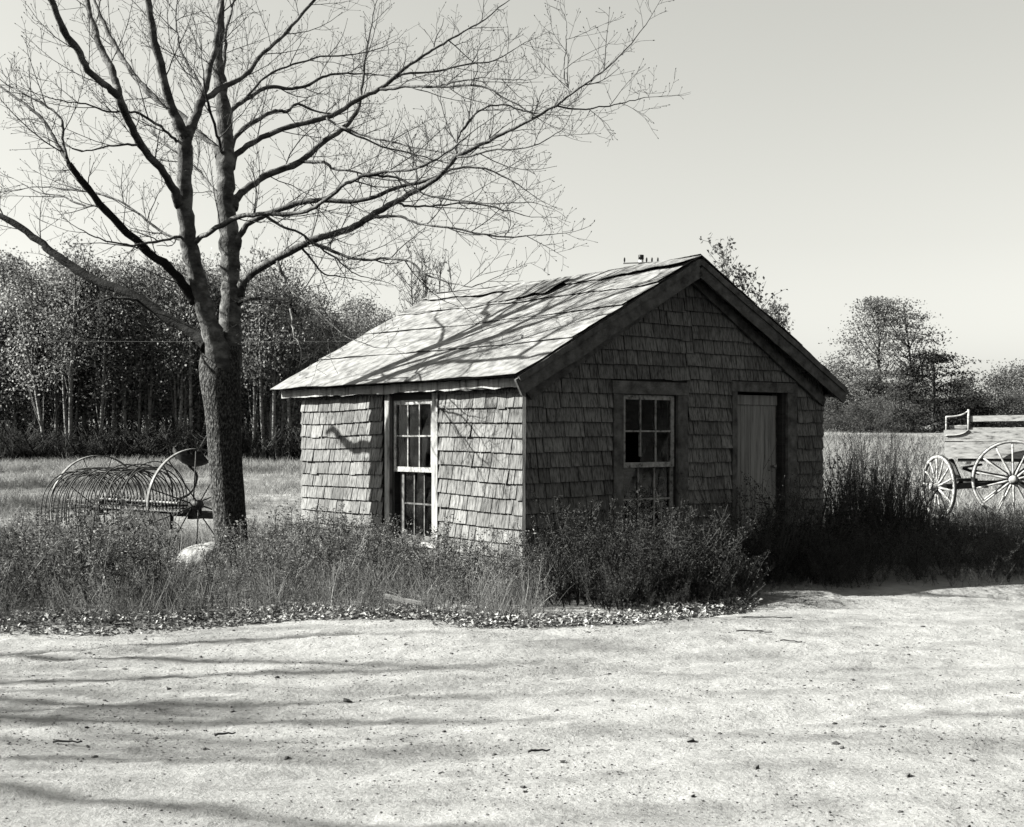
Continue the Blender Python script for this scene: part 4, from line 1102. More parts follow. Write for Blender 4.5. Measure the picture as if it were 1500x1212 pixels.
def shrub_arrays(seed, h=1.3, stems=26, leafy=1.0, spread=.22, openn=.30):
    r = random.Random(seed); ms = MB(); ml = MB()
    for _ in range(stems):
        a = r.uniform(0, 6.28); rr = r.uniform(0, spread)
        hh = h * r.uniform(.6, 1.05)
        st = curve3((math.cos(a) * rr, math.sin(a) * rr, -.05), (math.cos(a) * openn * r.random(), math.sin(a) * openn * r.random(), 1), hh, 7, r, .08, .07)
        ms.tube(st, np.linspace(.007, .002, len(st)), 3, cap=False)
        for b in range(13):
            t = r.uniform(.25, 1); f = t * 7; i = min(int(f), 6); c = st[i] + (st[i + 1] - st[i]) * (f - i)
            a2 = r.uniform(0, 6.28); br = curve3(c, (math.cos(a2) * .7, math.sin(a2) * .7, r.uniform(.4, 1.1)), hh * r.uniform(.1, .24), 3, r, .3, .12)
            ribbon(ms, br, .004, .0018, np.array([r.gauss(0, 1), r.gauss(0, 1), .2]))
            for q in range(int(r.uniform(2, 9) * leafy)):
                leafquad(ml, br[r.randrange(1, 4)] + np.array([r.gauss(0, .014) for _ in range(3)]), np.array([r.gauss(0, 1), r.gauss(0, 1), r.uniform(-.6, 1)]), r.uniform(.010, .027), r.uniform(.005, .012), r)
    return ms, ml


def build_shrubs():
    def shrub(X, Y, seed, label, group, h, stems, leafy, leafm, **kw):
        z = float(ground_h(X, Y)); root = empty("shrub", (X, Y, z)); tag(root, label, "shrub", group)
        ms, ml = shrub_arrays(seed, h, stems, leafy, **kw)
        ms.build("stems", M["twig"], root); ml.build("foliage", M[leafm], root)
        return root
    g1 = "shrubs against the gable wall"
    for i, (px, Y, h, st, lab) in enumerate([
        (985, 11.75, .92, 12, "tallest dark shrub under the gable window, its top crossing the lower panes"),
        (845, 11.35, .64, 30, "dark wiry shrub at the gable wall between the near corner and the window"),
        (1110, 12.85, 1.3, 22, "thin straggling shrub standing in front of the plank door"),
        (1035, 11.9, .66, 30, "low dark shrub between the gable window and the door"),
        (910, 11.0, .50, 26, "low tangled shrub at the road edge in front of the gable window"),
        (1040, 11.35, .55, 26, "small dark shrub by the road in front of the door"),
    ]):
        shrub((px - CX) / F_PX * Y, Y, 500 + i, lab, g1, h, st, .9, "weed_darkened", spread=.34, openn=.85)
    g2 = "brushy shrubs between the shed and the wagon"
    for i, (px, Y, h, st, lab) in enumerate([
        (1272, 16.6, 1.62, 70, "tallest brushy shrub, standing free of the shed's right corner"),
        (1228, 16.0, 1.4, 55, "upright brushy shrub touching the right corner of the shed"),
        (1318, 16.9, 1.45, 55, "brushy shrub right of the tallest one"),
        (1250, 14.9, 1.05, 70, "shadowed shrub in front of the tallest brushy shrub"),
        (1300, 15.2, 1.05, 70, "shadowed shrub nearer the road below the brushy thicket"),
        (1352, 17.2, 1.2, 12, "thin sparse shrub just left of the wagon wheel"),
        (1350, 15.6, .7, 40, "low rounded shrub in shade below the wagon wheel"),
        (1405, 16.2, .62, 40, "low shrub at the edge of the shed's shadow under the wagon"),
        (1465, 16.6, .6, 40, "low shrub farthest right beyond the wagon wheels"),
    ]):
        shrub((px - CX) / F_PX * Y, Y, 520 + i, lab, g2, h, st, 1.3, "weed_darkened", spread=.32, openn=.30)
    # pale broken stalks by the rake
    g3 = "pale dry stalks in front of the hay rake"
    for i, (px, Y, h, lab) in enumerate([
        (232, 14.0, .85, "pale broken stalk cluster in front of the near rake wheel"),
        (262, 14.2, .78, "pale bent stalk cluster beside the boulder and rake hub"),
        (222, 13.9, .6, "short pale stalk cluster left of the taller ones by the rake"),
    ]):
        X = (px - CX) / F_PX * Y; r = random.Random(40 + i); mb = MB()
        for _ in range(7):
            st = curve3((r.gauss(0, .08), r.gauss(0, .05), -.03), (r.gauss(0, .22), r.gauss(0, .15), 1), h * r.uniform(.6, 1.1), 5, r, -.03, .12)
            mb.tube(st, np.linspace(.007, .004, len(st)), 4)
            if r.random() < .7:
                e = st[-1]; dn = curve3(e, (r.choice([-1, 1]) * .7, r.gauss(0, .3), -.3), .16, 4, r, -.9, .08); mb.tube(dn, np.linspace(.005, .003, 5), 3)
        o = mb.build("dry_stalks", M["straw"]); o.location = (X, Y, float(ground_h(X, Y))); tag(o, lab, "dry stalks", g3)


# ------------------------------------------------------------------ trees of the wood and the field edge
def leafy_arrays(seed, h, w, base, nclump, nleaf, leaf, trunk_r, lean=.05, layered=False, clump_r=.5, limbs=10, conic=0.0, top_bias=0.0):
    r = random.Random(seed); rn = np.random.default_rng(seed)
    tm = MB(); cm = MB()
    tr = curve3((0, 0, -.3), (r.gauss(0, lean), r.gauss(0, lean), 1), h * .98, 9, r, 0, .045)
    tm.tube(tr, np.linspace(trunk_r, trunk_r * .22, len(tr)), 7)
    cents = []
    for _ in range(nclump):
        t = base + (1 - base) * r.random() ** (1 - top_bias)
        prof = math.sin(min(1, (t - base) / (1 - base) * .92 + .1) * math.pi) ** .7 * (1 - conic) + conic * (1.05 - (t - base) / (1 - base))
        a = r.uniform(0, 6.28); rad = w / 2 * prof * (r.random() ** .45) * (.62 + .62 * abs(math.sin(a * 1.5 + seed) * math.cos(t * 8 + seed * 1.7 + a)))
        f = t * 9; i = min(int(f), 8); c = tr[i] + (tr[i + 1] - tr[i]) * (f - i)
        cents.append(c + np.array([math.cos(a) * rad, math.sin(a) * rad, r.gauss(0, .12)]))
    cents = np.array(cents)
    for _ in range(min(limbs, nclump)):
        c = cents[r.randrange(len(cents))]
        t = max(.15, (c[2] / h) - r.uniform(.08, .22)); f = min(t, .97) * 9; i = min(int(f), 8); s = tr[i] + (tr[i + 1] - tr[i]) * (f - i)
        mid = (s + c) / 2 + np.array([0, 0, -.05 * h * r.random()])
        tm.tube(catmull([s, mid, c], 3), np.linspace(trunk_r * .35, trunk_r * .08, 7), 4, cap=False)
    n = nclump * nleaf
    C = np.repeat(cents, nleaf, 0) + rn.normal(0, 1, (n, 3)) * np.array([clump_r, clump_r, clump_r * (.17 if layered else .7)])
    d = rn.normal(0, 1, (n, 3)); d /= np.linalg.norm(d, axis=1, keepdims=True)
    e = np.cross(d, rn.normal(0, 1, (n, 3))); e /= np.linalg.norm(e, axis=1, keepdims=True)
    sz = leaf * rn.uniform(.6, 1.3, (n, 1))
    V = np.stack([C - d * sz / 2, C + e * sz * .36, C + d * sz / 2, C - e * sz * .36], 1).reshape(-1, 3)
    Q = np.arange(n * 4).reshape(-1, 4); cm.add(V, Q)
    return tm, cm


def bare_arrays(seed, h, trunk_r, stems=5, leaves=0, openn=.45, leaf=.12, thin=1.0):
    r = random.Random(seed); tm = MB(); cm = MB()
    for s in range(stems):
        a = r.uniform(0, 6.28)
        st = curve3((math.cos(a) * .15, math.sin(a) * .15, -.2), (math.cos(a) * openn * .6 * r.random(), math.sin(a) * openn * .6 * r.random(), 1), h * r.uniform(.75, 1), 8, r, 0.0, .06)
        tm.tube(st, np.linspace(trunk_r, .012, len(st)), 5, cap=False)
        for b in range(26):
            t = r.uniform(.3, .99); f = t * 8; i = min(int(f), 7); c = st[i] + (st[i + 1] - st[i]) * (f - i); a2 = r.uniform(0, 6.28)
            L = h * r.uniform(.10, .24) * (1.2 - .7 * t)
            br = curve3(c, (math.cos(a2) * .8, math.sin(a2) * .8, r.uniform(.5, 1.2)), L, 4, r, .35, .08)
            tm.tube(br, np.linspace(.014, .006, 5) * thin, 3, cap=False)
            for q in range(5):
                k = r.randrange(1, 5); tw = curve3(br[k], (r.gauss(0, 1), r.gauss(0, 1), r.uniform(.3, 1.3)), L * .42, 3, r, .2, .1)
                tm.tube(tw, np.linspace(.007, .005, 4) * thin, 3, cap=False)
                for z in range(leaves):
                    leafquad(cm, tw[r.randrange(1, 4)] + np.array([r.gauss(0, .06) for _ in range(3)]), np.array([r.gauss(0, 1) for _ in range(3)]), leaf * r.uniform(.6, 1.3), leaf * .6, r)
    return tm, cm


def tree_from(arrs, name, barkm, leafm):
    root = empty(name); tm, cm = arrs
    tm.build("trunk", M[barkm], root, True)
    if cm.n: cm.build("crown", M[leafm], root)
    return root


def place(proto, used, px, Y, rz, s, label, cat, group, lean=(0, 0)):
    o = proto if not used else copy_tree(proto)
    X = (px - CX) / F_PX * Y
    o.location = (X, Y, float(ground_h(X, Y))); o.rotation_euler = (lean[0], lean[1], rz); o.scale = (s[0], s[0], s[1])
    tag(o, label, cat, group)
    return o


def build_woods():
    r = random.Random(77)
    GW_ = "trees of the wood behind the hay rake"
    protos = [tree_from(leafy_arrays(600 + i, 9.0, 3.0, .24, 64, 84, .125, .085, clump_r=.40, limbs=16), "woodland_tree", "darktrunk" if i % 3 == 1 else "birch", "leaf_mid") for i in range(6)]
    used = [False] * 6
    rows = [(57.5, 30, .92), (61.5, 27, 1.0), (66.5, 28, 1.06), (73, 34, 1.12)]
    prof = lambda px: np.interp(px, [-80, 40, 130, 250, 330, 400, 450, 500, 545, 585, 640, 700], [1.03, 1.03, 1.0, 1.04, .98, .92, .86, .80, .83, .66, .60, .55])
    for ri, (Y, step, hs) in enumerate(rows):
        px = -420 + r.uniform(0, step)
        while px < 720:
            i = r.randrange(6); s = float(prof(px)) * hs * r.uniform(.86, 1.06)
            lab = "slender leafy tree in the front row of the wood behind the hay rake" if ri == 0 else "leafy tree deeper in the dense wood behind the hay rake"
            place(protos[i], used[i], px, Y + r.uniform(-1, 1.4), r.uniform(0, 6.28), (s * r.uniform(.85, 1.2), s), lab, "tree", GW_); used[i] = True
            px += step * r.uniform(.7, 1.3)
    # white birches at the front of the wood, each its own lean
    bl = [(68, .13, .9, "leaning white birch at the far left edge of the wood"), (100, .02, 1, "straight white birch second from the left, behind the far rake wheel"),
          (104, -.03, 1.05, "tall white birch twin standing close to the second one from the left"), (147, .10, .8, "short white birch leaning right above the far rake wheel"),
          (165, .16, .85, "strongly leaning white birch above the rake tines"), (186, .14, 1, "bright white birch leaning right between the rake wheels"),
          (219, .0, .9, "thin upright white birch left of the near rake wheel"), (258, .07, 1.0, "tall white birch above the near rake wheel's rim"),
          (280, .02, 1, "white birch just left of the bare tree's trunk"), (372, 0., .9, "white birch just right of the bare tree's trunk"),
          (387, -.02, 1.05, "pale birch trio's tallest, between the bare tree and the shed"), (400, .0, .95, "thin pale birch between the bare tree and the shed"),
          (425, .02, .9, "pale birch nearest the shed's left eave")]
    for q in range(30):
        bl.append((r.uniform(50, 470), r.gauss(0, .05), r.uniform(.85, 1.05), "thin pale birch among many along the front of the wood"))
    tp = []
    for i in range(3):
        tp.append(tree_from(leafy_arrays(650 + i, 8.6, 2.0, .45, 26, 60, .12, .095, lean=.03, clump_r=.4, limbs=8), "birch_tree", "birch", "leaf_mid"))
    u = [False] * 3
    for i, (px, ln, s, lab) in enumerate(bl):
        k = i % 3; place(tp[k], u[k], px, (55.2 if i < 13 else 56.5) + r.uniform(-.8, .8), r.uniform(0, 6), (1.0 if i < 13 else .75, s), lab, "birch", "white birches along the front of the wood", lean=(0, ln)); u[k] = True
    # brush at the foot of the wood and along the field edge at the right
    rr = np.random.default_rng(9)
    T2 = [weed_template(700 + i, h=1.0, branches=16, leafy=1.6, thick=.012, lean=.3) for i in range(5)]
    big = []
    for V, Q, T in T2: 
        big.append((V, Q, T))
    n = 2200
    px = rr.uniform(-420, 700, n); Y = rr.uniform(53.5, 60, n); X = (px - CX) / F_PX * Y
    scatter("undergrowth", big, X, Y, ground_h(X, Y), rr.uniform(.6, 2.0, n), M["weed_darkened"], "dark undergrowth at the foot of the wood", 8, SX=1.6)

    # right-hand field edge
    GR = "trees and bushes along the far right field edge"
    ft = tree_from(leafy_arrays(801, 9.2, 7.4, .08, 210, 60, .13, .14, layered=True, clump_r=.50, limbs=50, conic=.35), "tall_field_tree", "darktrunk", "leaf_far")
    place(ft, False, 1290, 80, 0.4, (1.0, .93), "tall feathery tree, highest at the right field edge", "tree", GR)
    ft2 = place(tree_from(leafy_arrays(807, 8.6, 7.0, .16, 90, 80, .13, .13, layered=True, clump_r=.55, limbs=40, conic=.15), "tall_field_tree", "darktrunk", "leaf_far"), False, 1338, 82, 2.6, (1.0, .96), "tall airy tree just right of the highest one at the field edge", "tree", GR)
    dp = tree_from(leafy_arrays(806, 6.0, 7.2, .16, 46, 190, .13, .16, layered=True, clump_r=.55, limbs=30, conic=.45), "pine_tree", "darktrunk", "leaf_dark")
    place(dp, False, 1366, 74.5, 0.2, (.92, .86), "dark spreading pine below the airy trees at the right field edge", "pine", GR)
    bs = [tree_from(leafy_arrays(810 + i, 4.0, 3.4, .05, 60, 85, .115, .06, clump_r=.4, limbs=12), "bushy_tree", "darktrunk", "leaf_far") for i in range(4)]
    u = [False] * 4
    spots = [(1175, 79, .95), (1205, 78, .8), (1228, 81, 1.05), (1255, 78, .9), (1282, 79, .8), (1310, 77, .75), (1335, 78, .6), (1400, 79, .8), (1425, 80, .85), (1448, 79, .88), (1475, 81, 1.0), (1505, 79, 1.0),
             (1215, 76, .5), (1245, 75.5, .42), (1275, 75.5, .5), (1305, 75, .45), (1340, 75, .5), (1375, 75, .45), (1412, 75.5, .55), (1440, 75.5, .5), (1470, 75, .6), (1500, 76, .6)]
    for i, (px, Y, s) in enumerate(spots):
        k = i % 4
        lab = "bushy tree in the hedge line along the right field edge" if i < 12 else "low bush at the foot of the trees along the right field edge"
        place(bs[k], u[k], px, Y, i * 1.3, (s * 1.15, s), lab, "bush" if i >= 12 else "tree", GR); u[k] = True
    # two thin trees showing over the roof
    t1 = tree_from(bare_arrays(821, 9.0, .06, 12, 1, 1.3, .11, thin=1.2), "bare_tree", "darktrunk", "leaf_far")
    place(t1, False, 640, 58, .3, (1, 1.06), "fine twigged tree rising behind the far left end of the roof", "tree", None)
    t2 = tree_from(bare_arrays(822, 8.6, .06, 5, 3, 1.15, .17, thin=1.3), "sparse_tree", "darktrunk", "leaf_far")
    place(t2, False, 1115, 60, 1.4, (1.1, 1.08), "sparse leafy tree showing above the right slope of the roof", "tree", None)
    # trees beyond the left of the view: their shadows fall over the road and field
    for (x_, y_, k_, lab_) in ((-20, 26.5, 1.2, "broad leafy tree by the field outside the view, nearest the rake"), (-23, 33, 1.35, "broad leafy tree by the field outside the view, farther from the rake"), (-22, 43, 1.3, "broad leafy tree by the field outside the view, nearest the wood")):
        o = copy_tree(protos[2]); o.location = (x_, y_, 0); o.scale = (k_ * 1.3, k_ * 1.1, k_); tag(o, lab_, "tree")
    rr = random.Random(15)  # hedge added out of view to darken reflections in the gable window
    for q in range(16):
        o = copy_tree(bs[q % 4]); o.location = (43 + rr.uniform(-3, 3) + .35 * q, -8 + 2.7 * q + rr.uniform(-1, 1), .3); k_ = rr.uniform(1.5, 2.1); o.scale = (k_, k_, k_); o.rotation_euler = (0, 0, rr.uniform(0, 6))
        tag(o, "added bushy tree outside the view, darkening the window reflections", "tree", "added bushes beyond the right of the view")
    GL = "trees of the wood beyond the left of the view"
    rr = random.Random(5)
    for q in range(22):
        i = q % 6; o = copy_tree(protos[i]); y = 2 + 2.6 * q + rr.uniform(-1, 1); x = -44 + rr.uniform(-3, 3) + .12 * y
        o.location = (x, y, 0); o.rotation_euler = (0, 0, rr.uniform(0, 6)); k = rr.uniform(.9, 1.15); o.scale = (k * 1.2, k * 1.2, k)
        tag(o, "leafy tree of the wood's left arm outside the view", "tree", GL)


# ------------------------------------------------------------------ hay rake
def wheel_ring(R, w, t, n=64):
    """flat iron band: width w along x (axle), thickness t"""
    mb = MB(); a = np.arange(n) * 2 * math.pi / n
    V = []
    for rad, x in ((R, -w / 2), (R, w / 2), (R - t, w / 2), (R - t, -w / 2)):
        V.append(np.stack([np.full(n, x), np.cos(a) * rad, np.sin(a) * rad], -1))
    V = np.concatenate(V); i = np.arange(n); j = (i + 1) % n
    Q = np.concatenate([np.stack([k * n + i, k * n + j, ((k + 1) % 4) * n + j, ((k + 1) % 4) * n + i], -1) for k in range(4)])
    mb.add(V, Q); return mb


def build_rake():
    h1 = at(143, 742, 17.06); h2 = at(287, 739, 15.6)
    ax = h2 - h1; L = np.linalg.norm(ax); mid = (h1 + h2) / 2
    rz = math.atan2(ax[1], ax[0])
    gz = mid[2]
    root = empty("hay_rake", (mid[0], mid[1], gz), rz); tag(root, "rusty iron hay rake with two tall spoked wheels and many curved tines", "hay rake")
    tilt = (h2[2] - h1[2]) / L
    # local: x along the axle (towards the near wheel), +y away from the road, -y to the tine side
    for s, hub in ((-1, "far"), (1, "near")):
        R = 0.656
        w = wheel_ring(R, .05, .012).build("wheel", M["tyre"], root, True); w.location = (s * L / 2, 0, tilt * s * L / 2)
        hb = MB(); hb.tube([(-.10, 0, 0), (-.085, 0, 0), (-.08, 0, 0), (.08, 0, 0), (.085, 0, 0), (.10, 0, 0)], [.035, .04, .055, .055, .04, .035], 16); hb.build("hub", M["iron"], w, True)
        if s == -1:
            rb = MB(); rb.tube([(.10, 0, 0), (.112, 0, 0), (.15, 0, 0), (.155, 0, 0)], [.085, .09, .09, .06], 20); rb.build("ratchet", M["tyre"], w, True)
        for q in range(10):
            a = q * 2 * math.pi / 10 + (.0 if s < 0 else .31)
            sp = MB(); x0 = .05 if q % 2 else -.05
            sp.tube([(x0, .05 * math.cos(a), .05 * math.sin(a)), (0, (R - .006) * math.cos(a), (R - .006) * math.sin(a))], [.009, .007], 6); sp.build("spoke", M["iron"], w, True)
    b = MB(); b.tube([(-L / 2, 0, -tilt * L / 2), (L / 2, 0, tilt * L / 2)], .022, 8); b.build("axle", M["iron"], root, True)
    b = MB(); b.tube([(-L / 2 + .22, -.10, .06), (L / 2 - .22, -.10, .06)], .017, 8)
    b.box((-L / 2 + .2, -.05, -.06), (L / 2 - .2, .03, -.02)); b.build("tine_bar", M["tyre"], root, False)
    n = 27
    for q in range(n):
        x = -L / 2 + .16 + (L - .34) * q / (n - 1)
        jit = random.gauss(0, .022); dz = random.gauss(0, .03)
        t = np.linspace(0, 1, 22)
        ang = np.pi * (t * 1.12 - .06)
        y = -.43 + .43 * np.cos(ang)
        z = .04 + (.40 + dz) * np.sin(ang) ** .85 if False else .04 + (.40 + dz) * np.sign(np.sin(ang)) * np.abs(np.sin(ang)) ** .85
        z = np.where(t > .5, z - .12 * ((t - .5) / .5) ** 2.2, z)
        tb = MB(); tb.tube(np.stack([x + jit * t * 2, y, z + tilt * x], -1), .0075, 5)
        tb.tube([(x, -.11, .02), (x, -.10, .10)], [.016, .016], 6)
        tb.build("tine", M["iron"], root, True)
    # stripper rods laid over the tines
    b = MB()
    for y, z in ((-.36, .455), (-.58, .42)):
        b.tube([(-L / 2 + .3, y, z), (L / 2 - .35, y, z + .01)], .008, 5)
    b.build("stripper_rod", M["iron"], root, True)
    # wooden frame and tongue
    b = MB()
    b.board((-L / 2 + .12, .12, -.05), (L / 2 - .12, .12, -.05), (0, 0, 1), .10, .09, 8, .003); b.board((-L / 2 + .3, .12, -.10), (-.1, 1.1, -.16), (0, 0, 1), .08, .06, 6)
    b.board((L / 2 - .3, .12, -.10), (.1, 1.1, -.16), (0, 0, 1), .08, .06, 6); b.board((-.4, -.02, -.17), (.62, -.02, -.17), (0, 0, 1), .18, .05, 6)
    b.build("frame", M["oldwood"], root)
    b = MB(); b.tube([(-L / 2 - .5, -.25, -.20), (-L / 2 + .4, .0, -.12)], .014, 6); b.tube([(-L / 2 - .4, -.2, -.02), (-L / 2 + .2, 0, -.05)], .012, 6); b.build("trip_rod", M["iron"], root, True)
    # seat: a dished iron pan on a bent spring
    b = MB(); nn, mm = 11, 13
    V = []
    for i in range(nn):
        for j in range(mm):
            u = -1 + 2 * i / (nn - 1); v = -1 + 2 * j / (mm - 1)
            q = math.sqrt(max(0, 1 - .35 * v * v)) 
            V.append([u * .24 * q, v * .22 * math.sqrt(max(.15, 1 - .5 * u * u)), .10 * u * u + .06 * max(0, v) ** 2 + (.05 * v * v)])
    V = np.array(V); i = np.arange(nn - 1)[:, None]; j = np.arange(mm - 1)[None]
    Q = np.stack([i * mm + j, (i + 1) * mm + j, (i + 1) * mm + j + 1, i * mm + j + 1], -1).reshape(-1, 4)
    V2 = V - [0, 0, .012]; n0 = len(V); b.add(np.concatenate([V, V2]), np.concatenate([Q, n0 + Q[:, ::-1]]))
    so = b.build("seat", M["iron"], root, True); so.location = (.32, .42, .50); so.rotation_euler = (-.35, .2, .5)
    sb = MB(); sb.tube(catmull([(.1, .12, 0), (.12, .55, .12), (.2, .62, .35), (.32, .42, .49)], 5), .018, 6); sb.build("seat_spring", M["iron"], root, True)
    lv = MB(); lv.tube(catmull([(.45, .1, 0), (.5, .05, .3), (.42, -.05, .56)], 4), .012, 6); lv.build("lever", M["iron"], root, True)


# ------------------------------------------------------------------ wagon
def build_wagon():
    Yw = 23.0; c1 = at(1374.6, 713.7, Yw)
    phi = math.radians(12.2)
    root = empty("wagon", (c1[0], c1[1], 0), phi); tag(root, "pale weathered farm wagon with wooden spoked wheels at the right field edge", "wagon")
    z0 = c1[2]
    # local: x along the turned front axle, y away from the road; the body lies across behind it and runs out to the right
    TR = .95; th = math.radians(-32.2); ca, sa = math.cos(th), math.sin(th); bo = np.array([.29, .30])

    def bpt(x, y):
        return (bo[0] + x * ca - y * sa, bo[1] + x * sa + y * ca)

    def wheel(x, y, R, rot, rz=0.0, nsp=14):
        a0 = wheel_ring(R, .045, .05, 56); w = a0.build("wheel", M["wagon"], root, True); w.location = (x, y, z0 - .55 + R); w.rotation_euler = (rot, 0, rz)
        wheel_ring(R + .010, .047, .009, 56).build("tyre", M["iron"], w, True)
        hb = MB(); hb.tube([(-.17, 0, 0), (-.16, 0, 0), (-.07, 0, 0), (0, 0, 0), (.08, 0, 0), (.13, 0, 0)], [.045, .055, .07, .090, .075, .05], 18); hb.build("hub", M["wagon"], w, True)
        for q in range(nsp):
            a = q * 2 * math.pi / nsp; d = np.array([0, math.cos(a), math.sin(a)])
            sp = MB(); sp.tube([np.array([-.03, 0, 0]) + d * .085, np.array([-.015, 0, 0]) + d * .16, d * (R * .62), d * (R - .045)], [.024, .021, .015, .017], 8); sp.build("spoke", M["wagon"], w, True)
        return w
    wheel(0, 0, .55, .1)
    for yy in (-.13, 1.05):
        q = bpt(1.13, yy); wheel(q[0], q[1], .68, .2, th + math.pi / 2)
    b = MB(); b.board((.02, 0, z0), (TR - .02, 0, z0 + .03), (0, 0, 1), .10, .08, 6, .003); q0, q1 = bpt(1.13, -.1), bpt(1.13, .98)
    b.board((q0[0], q0[1], z0 + .13), (q1[0], q1[1], z0 + .13), (0, 0, 1), .11, .10, 6, .003)
    b.build("axle", M["oldwood"], root)
    q0, q1 = bpt(.2, .45), bpt(2.0, .45)
    b = MB(); b.board((q0[0], q0[1], z0 + .05), (q1[0], q1[1], z0 + .08), (0, 0, 1), .07, .09, 6)
    b.board((.35, .02, z0 + .12), (TR - .2, .05, z0 + .12), (0, 0, 1), .05, .1, 6); b.tube([(TR / 2, .1, z0 + .05), (TR / 2 + .05, .5, z0 + .44)], .06, 8)
    b.tube([(.50, .10, z0 + .33), (.95, .3, z0 + .22)], .028, 6); b.tube([(.52, .10, z0 + .33), (.95, .2, z0 + .38)], .022, 6); b.tube([(-.36, -.25, z0 - .27), (-.05, -.05, z0 - .03)], .026, 6)
    b.build("running_gear", M["oldwood"], root)
    # the body: two boards high, open on top
    Lb, Wb = 2.7, .92; zb = z0 + .49
    b = MB()
    def bx(lo, hi): b.box(lo, hi)
    bx((0, 0, 0), (Lb, .025, .295)); bx((-.01, -.012, .305), (Lb + .01, .024, .50))
    bx((.002, Wb - .025, 0), (Lb - .002, Wb, .49)); bx((.002, .028, .002), (.025, Wb - .028, .49)); bx((Lb - .025, .028, .002), (Lb - .002, Wb - .028, .49))
    bx((.03, .03, .01), (Lb - .03, Wb - .03, .035))
    body = b.build("body", M["wagon"], root); body.location = (bo[0], bo[1], zb); body.rotation_euler = (0, 0, th)
    s = MB(); s.board((.22, .07, -.03), (Lb - .2, .07, -.03), (0, 0, 1), .05, .09, 6); s.board((.22, Wb - .07, -.03), (Lb - .2, Wb - .07, -.03), (0, 0, 1), .05, .09, 6)
    for x in (.4, 1.3, 2.2): s.board((x, .02, -.075), (x, Wb - .02, -.075), (0, 0, 1), .04, .07, 4)
    s.build("sill", M["oldwood"], body)
    # seat end: a low post, a tall post and a dipping arm between them
    zt = .50
    e = MB(); e.tube([(.03, .03, zt - .12), (.03, .03, zt + .235)], .017, 8); e.tube([(.40, .03, zt - .05), (.40, .03, zt + .36)], .021, 8)
    e.tube(catmull([(.02, .03, zt + .225), (.18, .03, zt + .235), (.30, .03, zt + .265), (.40, .03, zt + .325)], 5), .019, 8)
    e.tube(catmull([(.02, -.025, zt - .10), (.2, -.025, zt - .09), (.32, -.025, zt - .06), (.40, -.025, zt)], 5), .011, 6)
    e.build("seat_arm", M["wagon"], body, True)
    k = MB(); k.board((.43, .05, zt + .195), (Lb - .3, .05, zt + .205), (0, 0, 1), .10, .022, 6); k.board((.41, .05, zt + .02), (Lb - .3, .05, zt + .02), (0, 0, 1), .035, .022, 6); k.build("rail", M["wagon"], body)
    k = MB(); k.board((.10, .35, zt + .02), (.36, .35, zt + .025), (0, 1, 0), .55, .03, 5, .004); k.board((.09, .09, zt + .055), (.37, .09, zt + .06), (0, 0, 1), .05, .04, 4, .004); k.build("seat", M["wagon"], body)


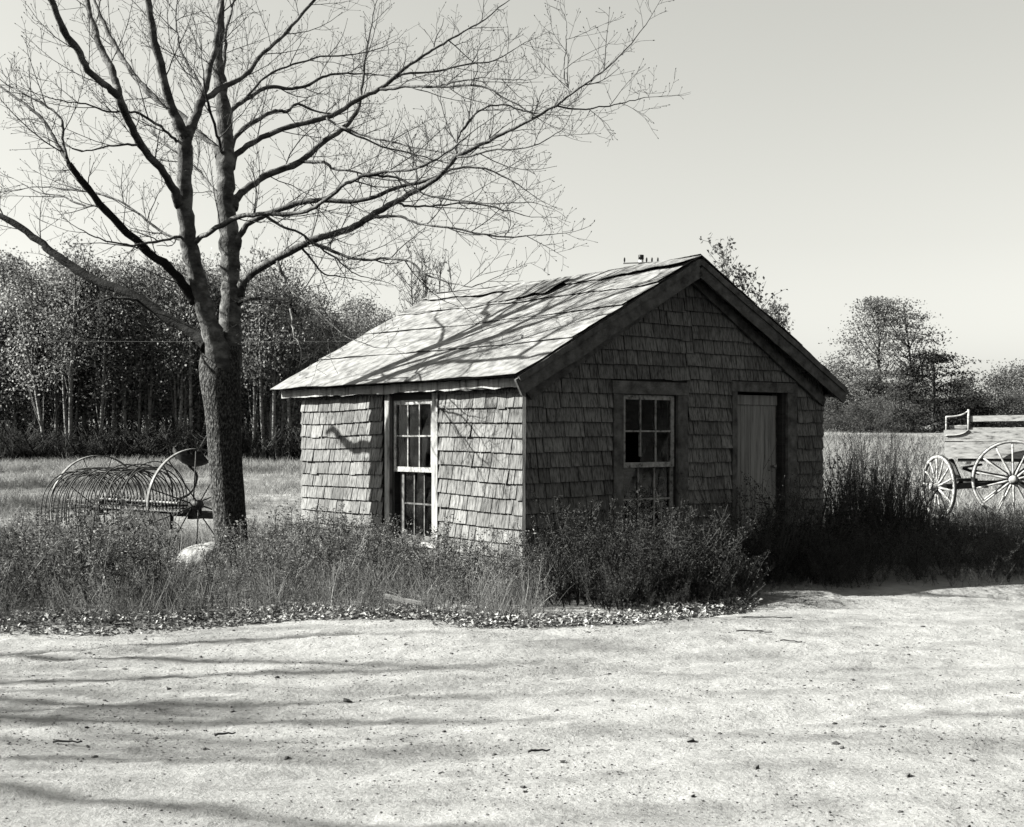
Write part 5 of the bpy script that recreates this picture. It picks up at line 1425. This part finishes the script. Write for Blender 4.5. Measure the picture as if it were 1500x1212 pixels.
# ------------------------------------------------------------------ small things
def build_small():
    # boulder
    r = np.random.default_rng(8)
    import bmesh
    bm = bmesh.new(); bmesh.ops.create_icosphere(bm, subdivisions=4, radius=1)
    for v in bm.verts:
        c = v.co; n = 1 + .12 * float(N1.fbm(c.x * 1.4 + c.z, c.y * 1.4 + 3, 3)) + .06 * float(N2.fbm(c.x * 3, c.z * 3 + c.y, 3))
        v.co = Vector((c.x * .29 * n, c.y * .24 * n, max(c.z, -.5) * .20 * n * (1 + .25 * c.x)))
    for f in bm.faces: f.smooth = True
    me = bpy.data.meshes.new("boulder"); bm.to_mesh(me); bm.free(); me.materials.append(M["rock"])
    o = link("boulder", me); p = at(303, 815, 14.2); o.location = (p[0] + .02, 14.0, .28 + float(ground_h(p[0], 14.2))); tag(o, "pale rounded boulder half hidden behind the bare tree's trunk", "boulder")
    # broken board in the litter
    b = MB(); b.board((-.17, 0, .05), (.16, -.10, .0), (0, 0, 1), .035, .02, 5, .004)
    o = b.build("broken_board", M["straw"]); p = at(595, 886, 10.75); o.location = (p[0], 10.75, .08); tag(o, "short pale broken board lying in the leaves in front of the side window", "board")
    # twigs on the road
    tw = [(1120, 911, "long curved twig on the road right of the weeds", .42), (1105, 930, "forked dark twig on the pale road nearer the camera", .26), (1160, 941, "short thin twig on the road below the long curved one", .16),
          (100, 1093, "small dark twig on the shaded road at lower left", .14), (330, 1080, "short straight twig on the road in the striped shadow", .10), (790, 1110, "dark broken twig on the road near the bottom centre", .10)]
    rr = random.Random(3)
    for px, py, lab, L in tw:
        Y = CAMZ * F_PX / (py - HY); X = (px - CX) / F_PX * Y
        P = curve3((-L / 2, 0, 0), (1, rr.gauss(0, .25), 0), L, 6, rr, 0, .1); P[:, 2] = .008 + .006 * np.abs(np.sin(np.arange(7) * 1.9))
        mb = MB(); mb.tube(P, np.linspace(.006, .0035, 7), 6)
        if "forked" in lab: mb.tube(curve3(P[3], (1, .6, .05), .1, 3, rr, 0, .05), np.linspace(.004, .002, 4), 5)
        o = mb.build("fallen_twig", M["twig"], None, True); o.location = (X, Y, float(road_z(X, Y)) + .004); tag(o, lab, "twig", "twigs lying on the road")
    cl = [(1012, 1091, .034, "dark clod on the right half of the road near the bottom"), (1108, 1136, .03, "dark flat clod near the bottom right of the road"), (1330, 1145, .03, "dark clod at the bottom right corner of the road"),
          (885, 985, .026, "small dark clod on the road below the gable weeds"), (340, 1040, .03, "small stone in the shadow stripe at left"), (508, 1024, .04, "rounded stone beside the dark shadow stripe")]
    for i, (px, py, R, lab) in enumerate(cl):
        Y = CAMZ * F_PX / (py - HY); X = (px - CX) / F_PX * Y
        o = stones_mesh("clod", np.array([X]), np.array([Y]), np.array([R * .6]), M["gravel"], road_z, .7, 90 + i); tag(o, lab, "clod", "clods and stones lying on the road")
    # utility poles and wires
    def pole(X, Y, top):
        z = float(ground_h(X, Y)); root = empty("utility_pole", (X, Y, z))
        b = MB(); b.tube([(0, 0, -.5), (0, 0, top - z)], [.14, .09], 10); b.build("shaft", M["polewood"], root, True)
        b = MB(); b.board((-.68, -.10, top - z - .22), (.68, -.10, top - z - .18), (0, 0, 1), .045, .05, 6); b.build("crossarm", M["polewood"], root)
        for x in (-.63, .20, .62, .40):
            b = MB(); zz = top - z - .19
            b.tube([(x, -.10, zz), (x, -.10, zz + .05), (x, -.10, zz + .09), (x, -.10, zz + .16), (x, -.10, zz + .19)], [.012, .03, .035, .032, .015], 10); b.build("insulator", M["ceramic"], root, True)
        for zz in (top - z + .02, top - z - .30):
            b = MB(); b.tube([(0, -.02, zz - .09), (0, -.02, zz - .08), (0, -.02, zz + .08), (0, -.02, zz + .09)], [.085, .105, .105, .08], 12); b.build("bracket", M["ceramic"], root, True)
        return root
    p = at(939, 378, 50)
    tag(pole(p[0], 50, p[2]), "bleached utility pole whose insulators just clear the roof ridge", "utility pole", "utility poles")
    a = np.array([p[0], 50, 5.14]); e = np.array([-42, 44, 5.2])
    t = np.linspace(0, 1, 60)[:, None]; W = a + (e - a) * t; W[:, 2] -= .35 * 4 * (t * (1 - t))[:, 0]
    b = MB(); b.tube(W, .006, 4); tag(b.build("overhead_wire", M["wire"]), "thin pale wire crossing in front of the wood", "wire")
    tag(pole(-42, 44, 6.6), "bleached utility pole at the far left holding the end of the low wire", "utility pole", "utility poles")


build_light()
build_ground()
build_gravel()
build_shed()
TREE = build_tree()
for x_, y_, rz_, k_, lab_ in ((-14.6, 6.4, 2.9, 1.3, "taller bare tree left of the road outside the view"), (-15.0, 5.0, 4.4, 1.2, "smaller bare tree left of the road outside the view")):
    t_ = copy_tree(TREE); t_.location = (x_, y_, 0); t_.rotation_euler = (0, 0, rz_); t_.scale = (k_, k_, k_); tag(t_, lab_, "tree")
build_weeds()
build_shrubs()
build_woods()
build_rake()
build_wagon()
build_small()
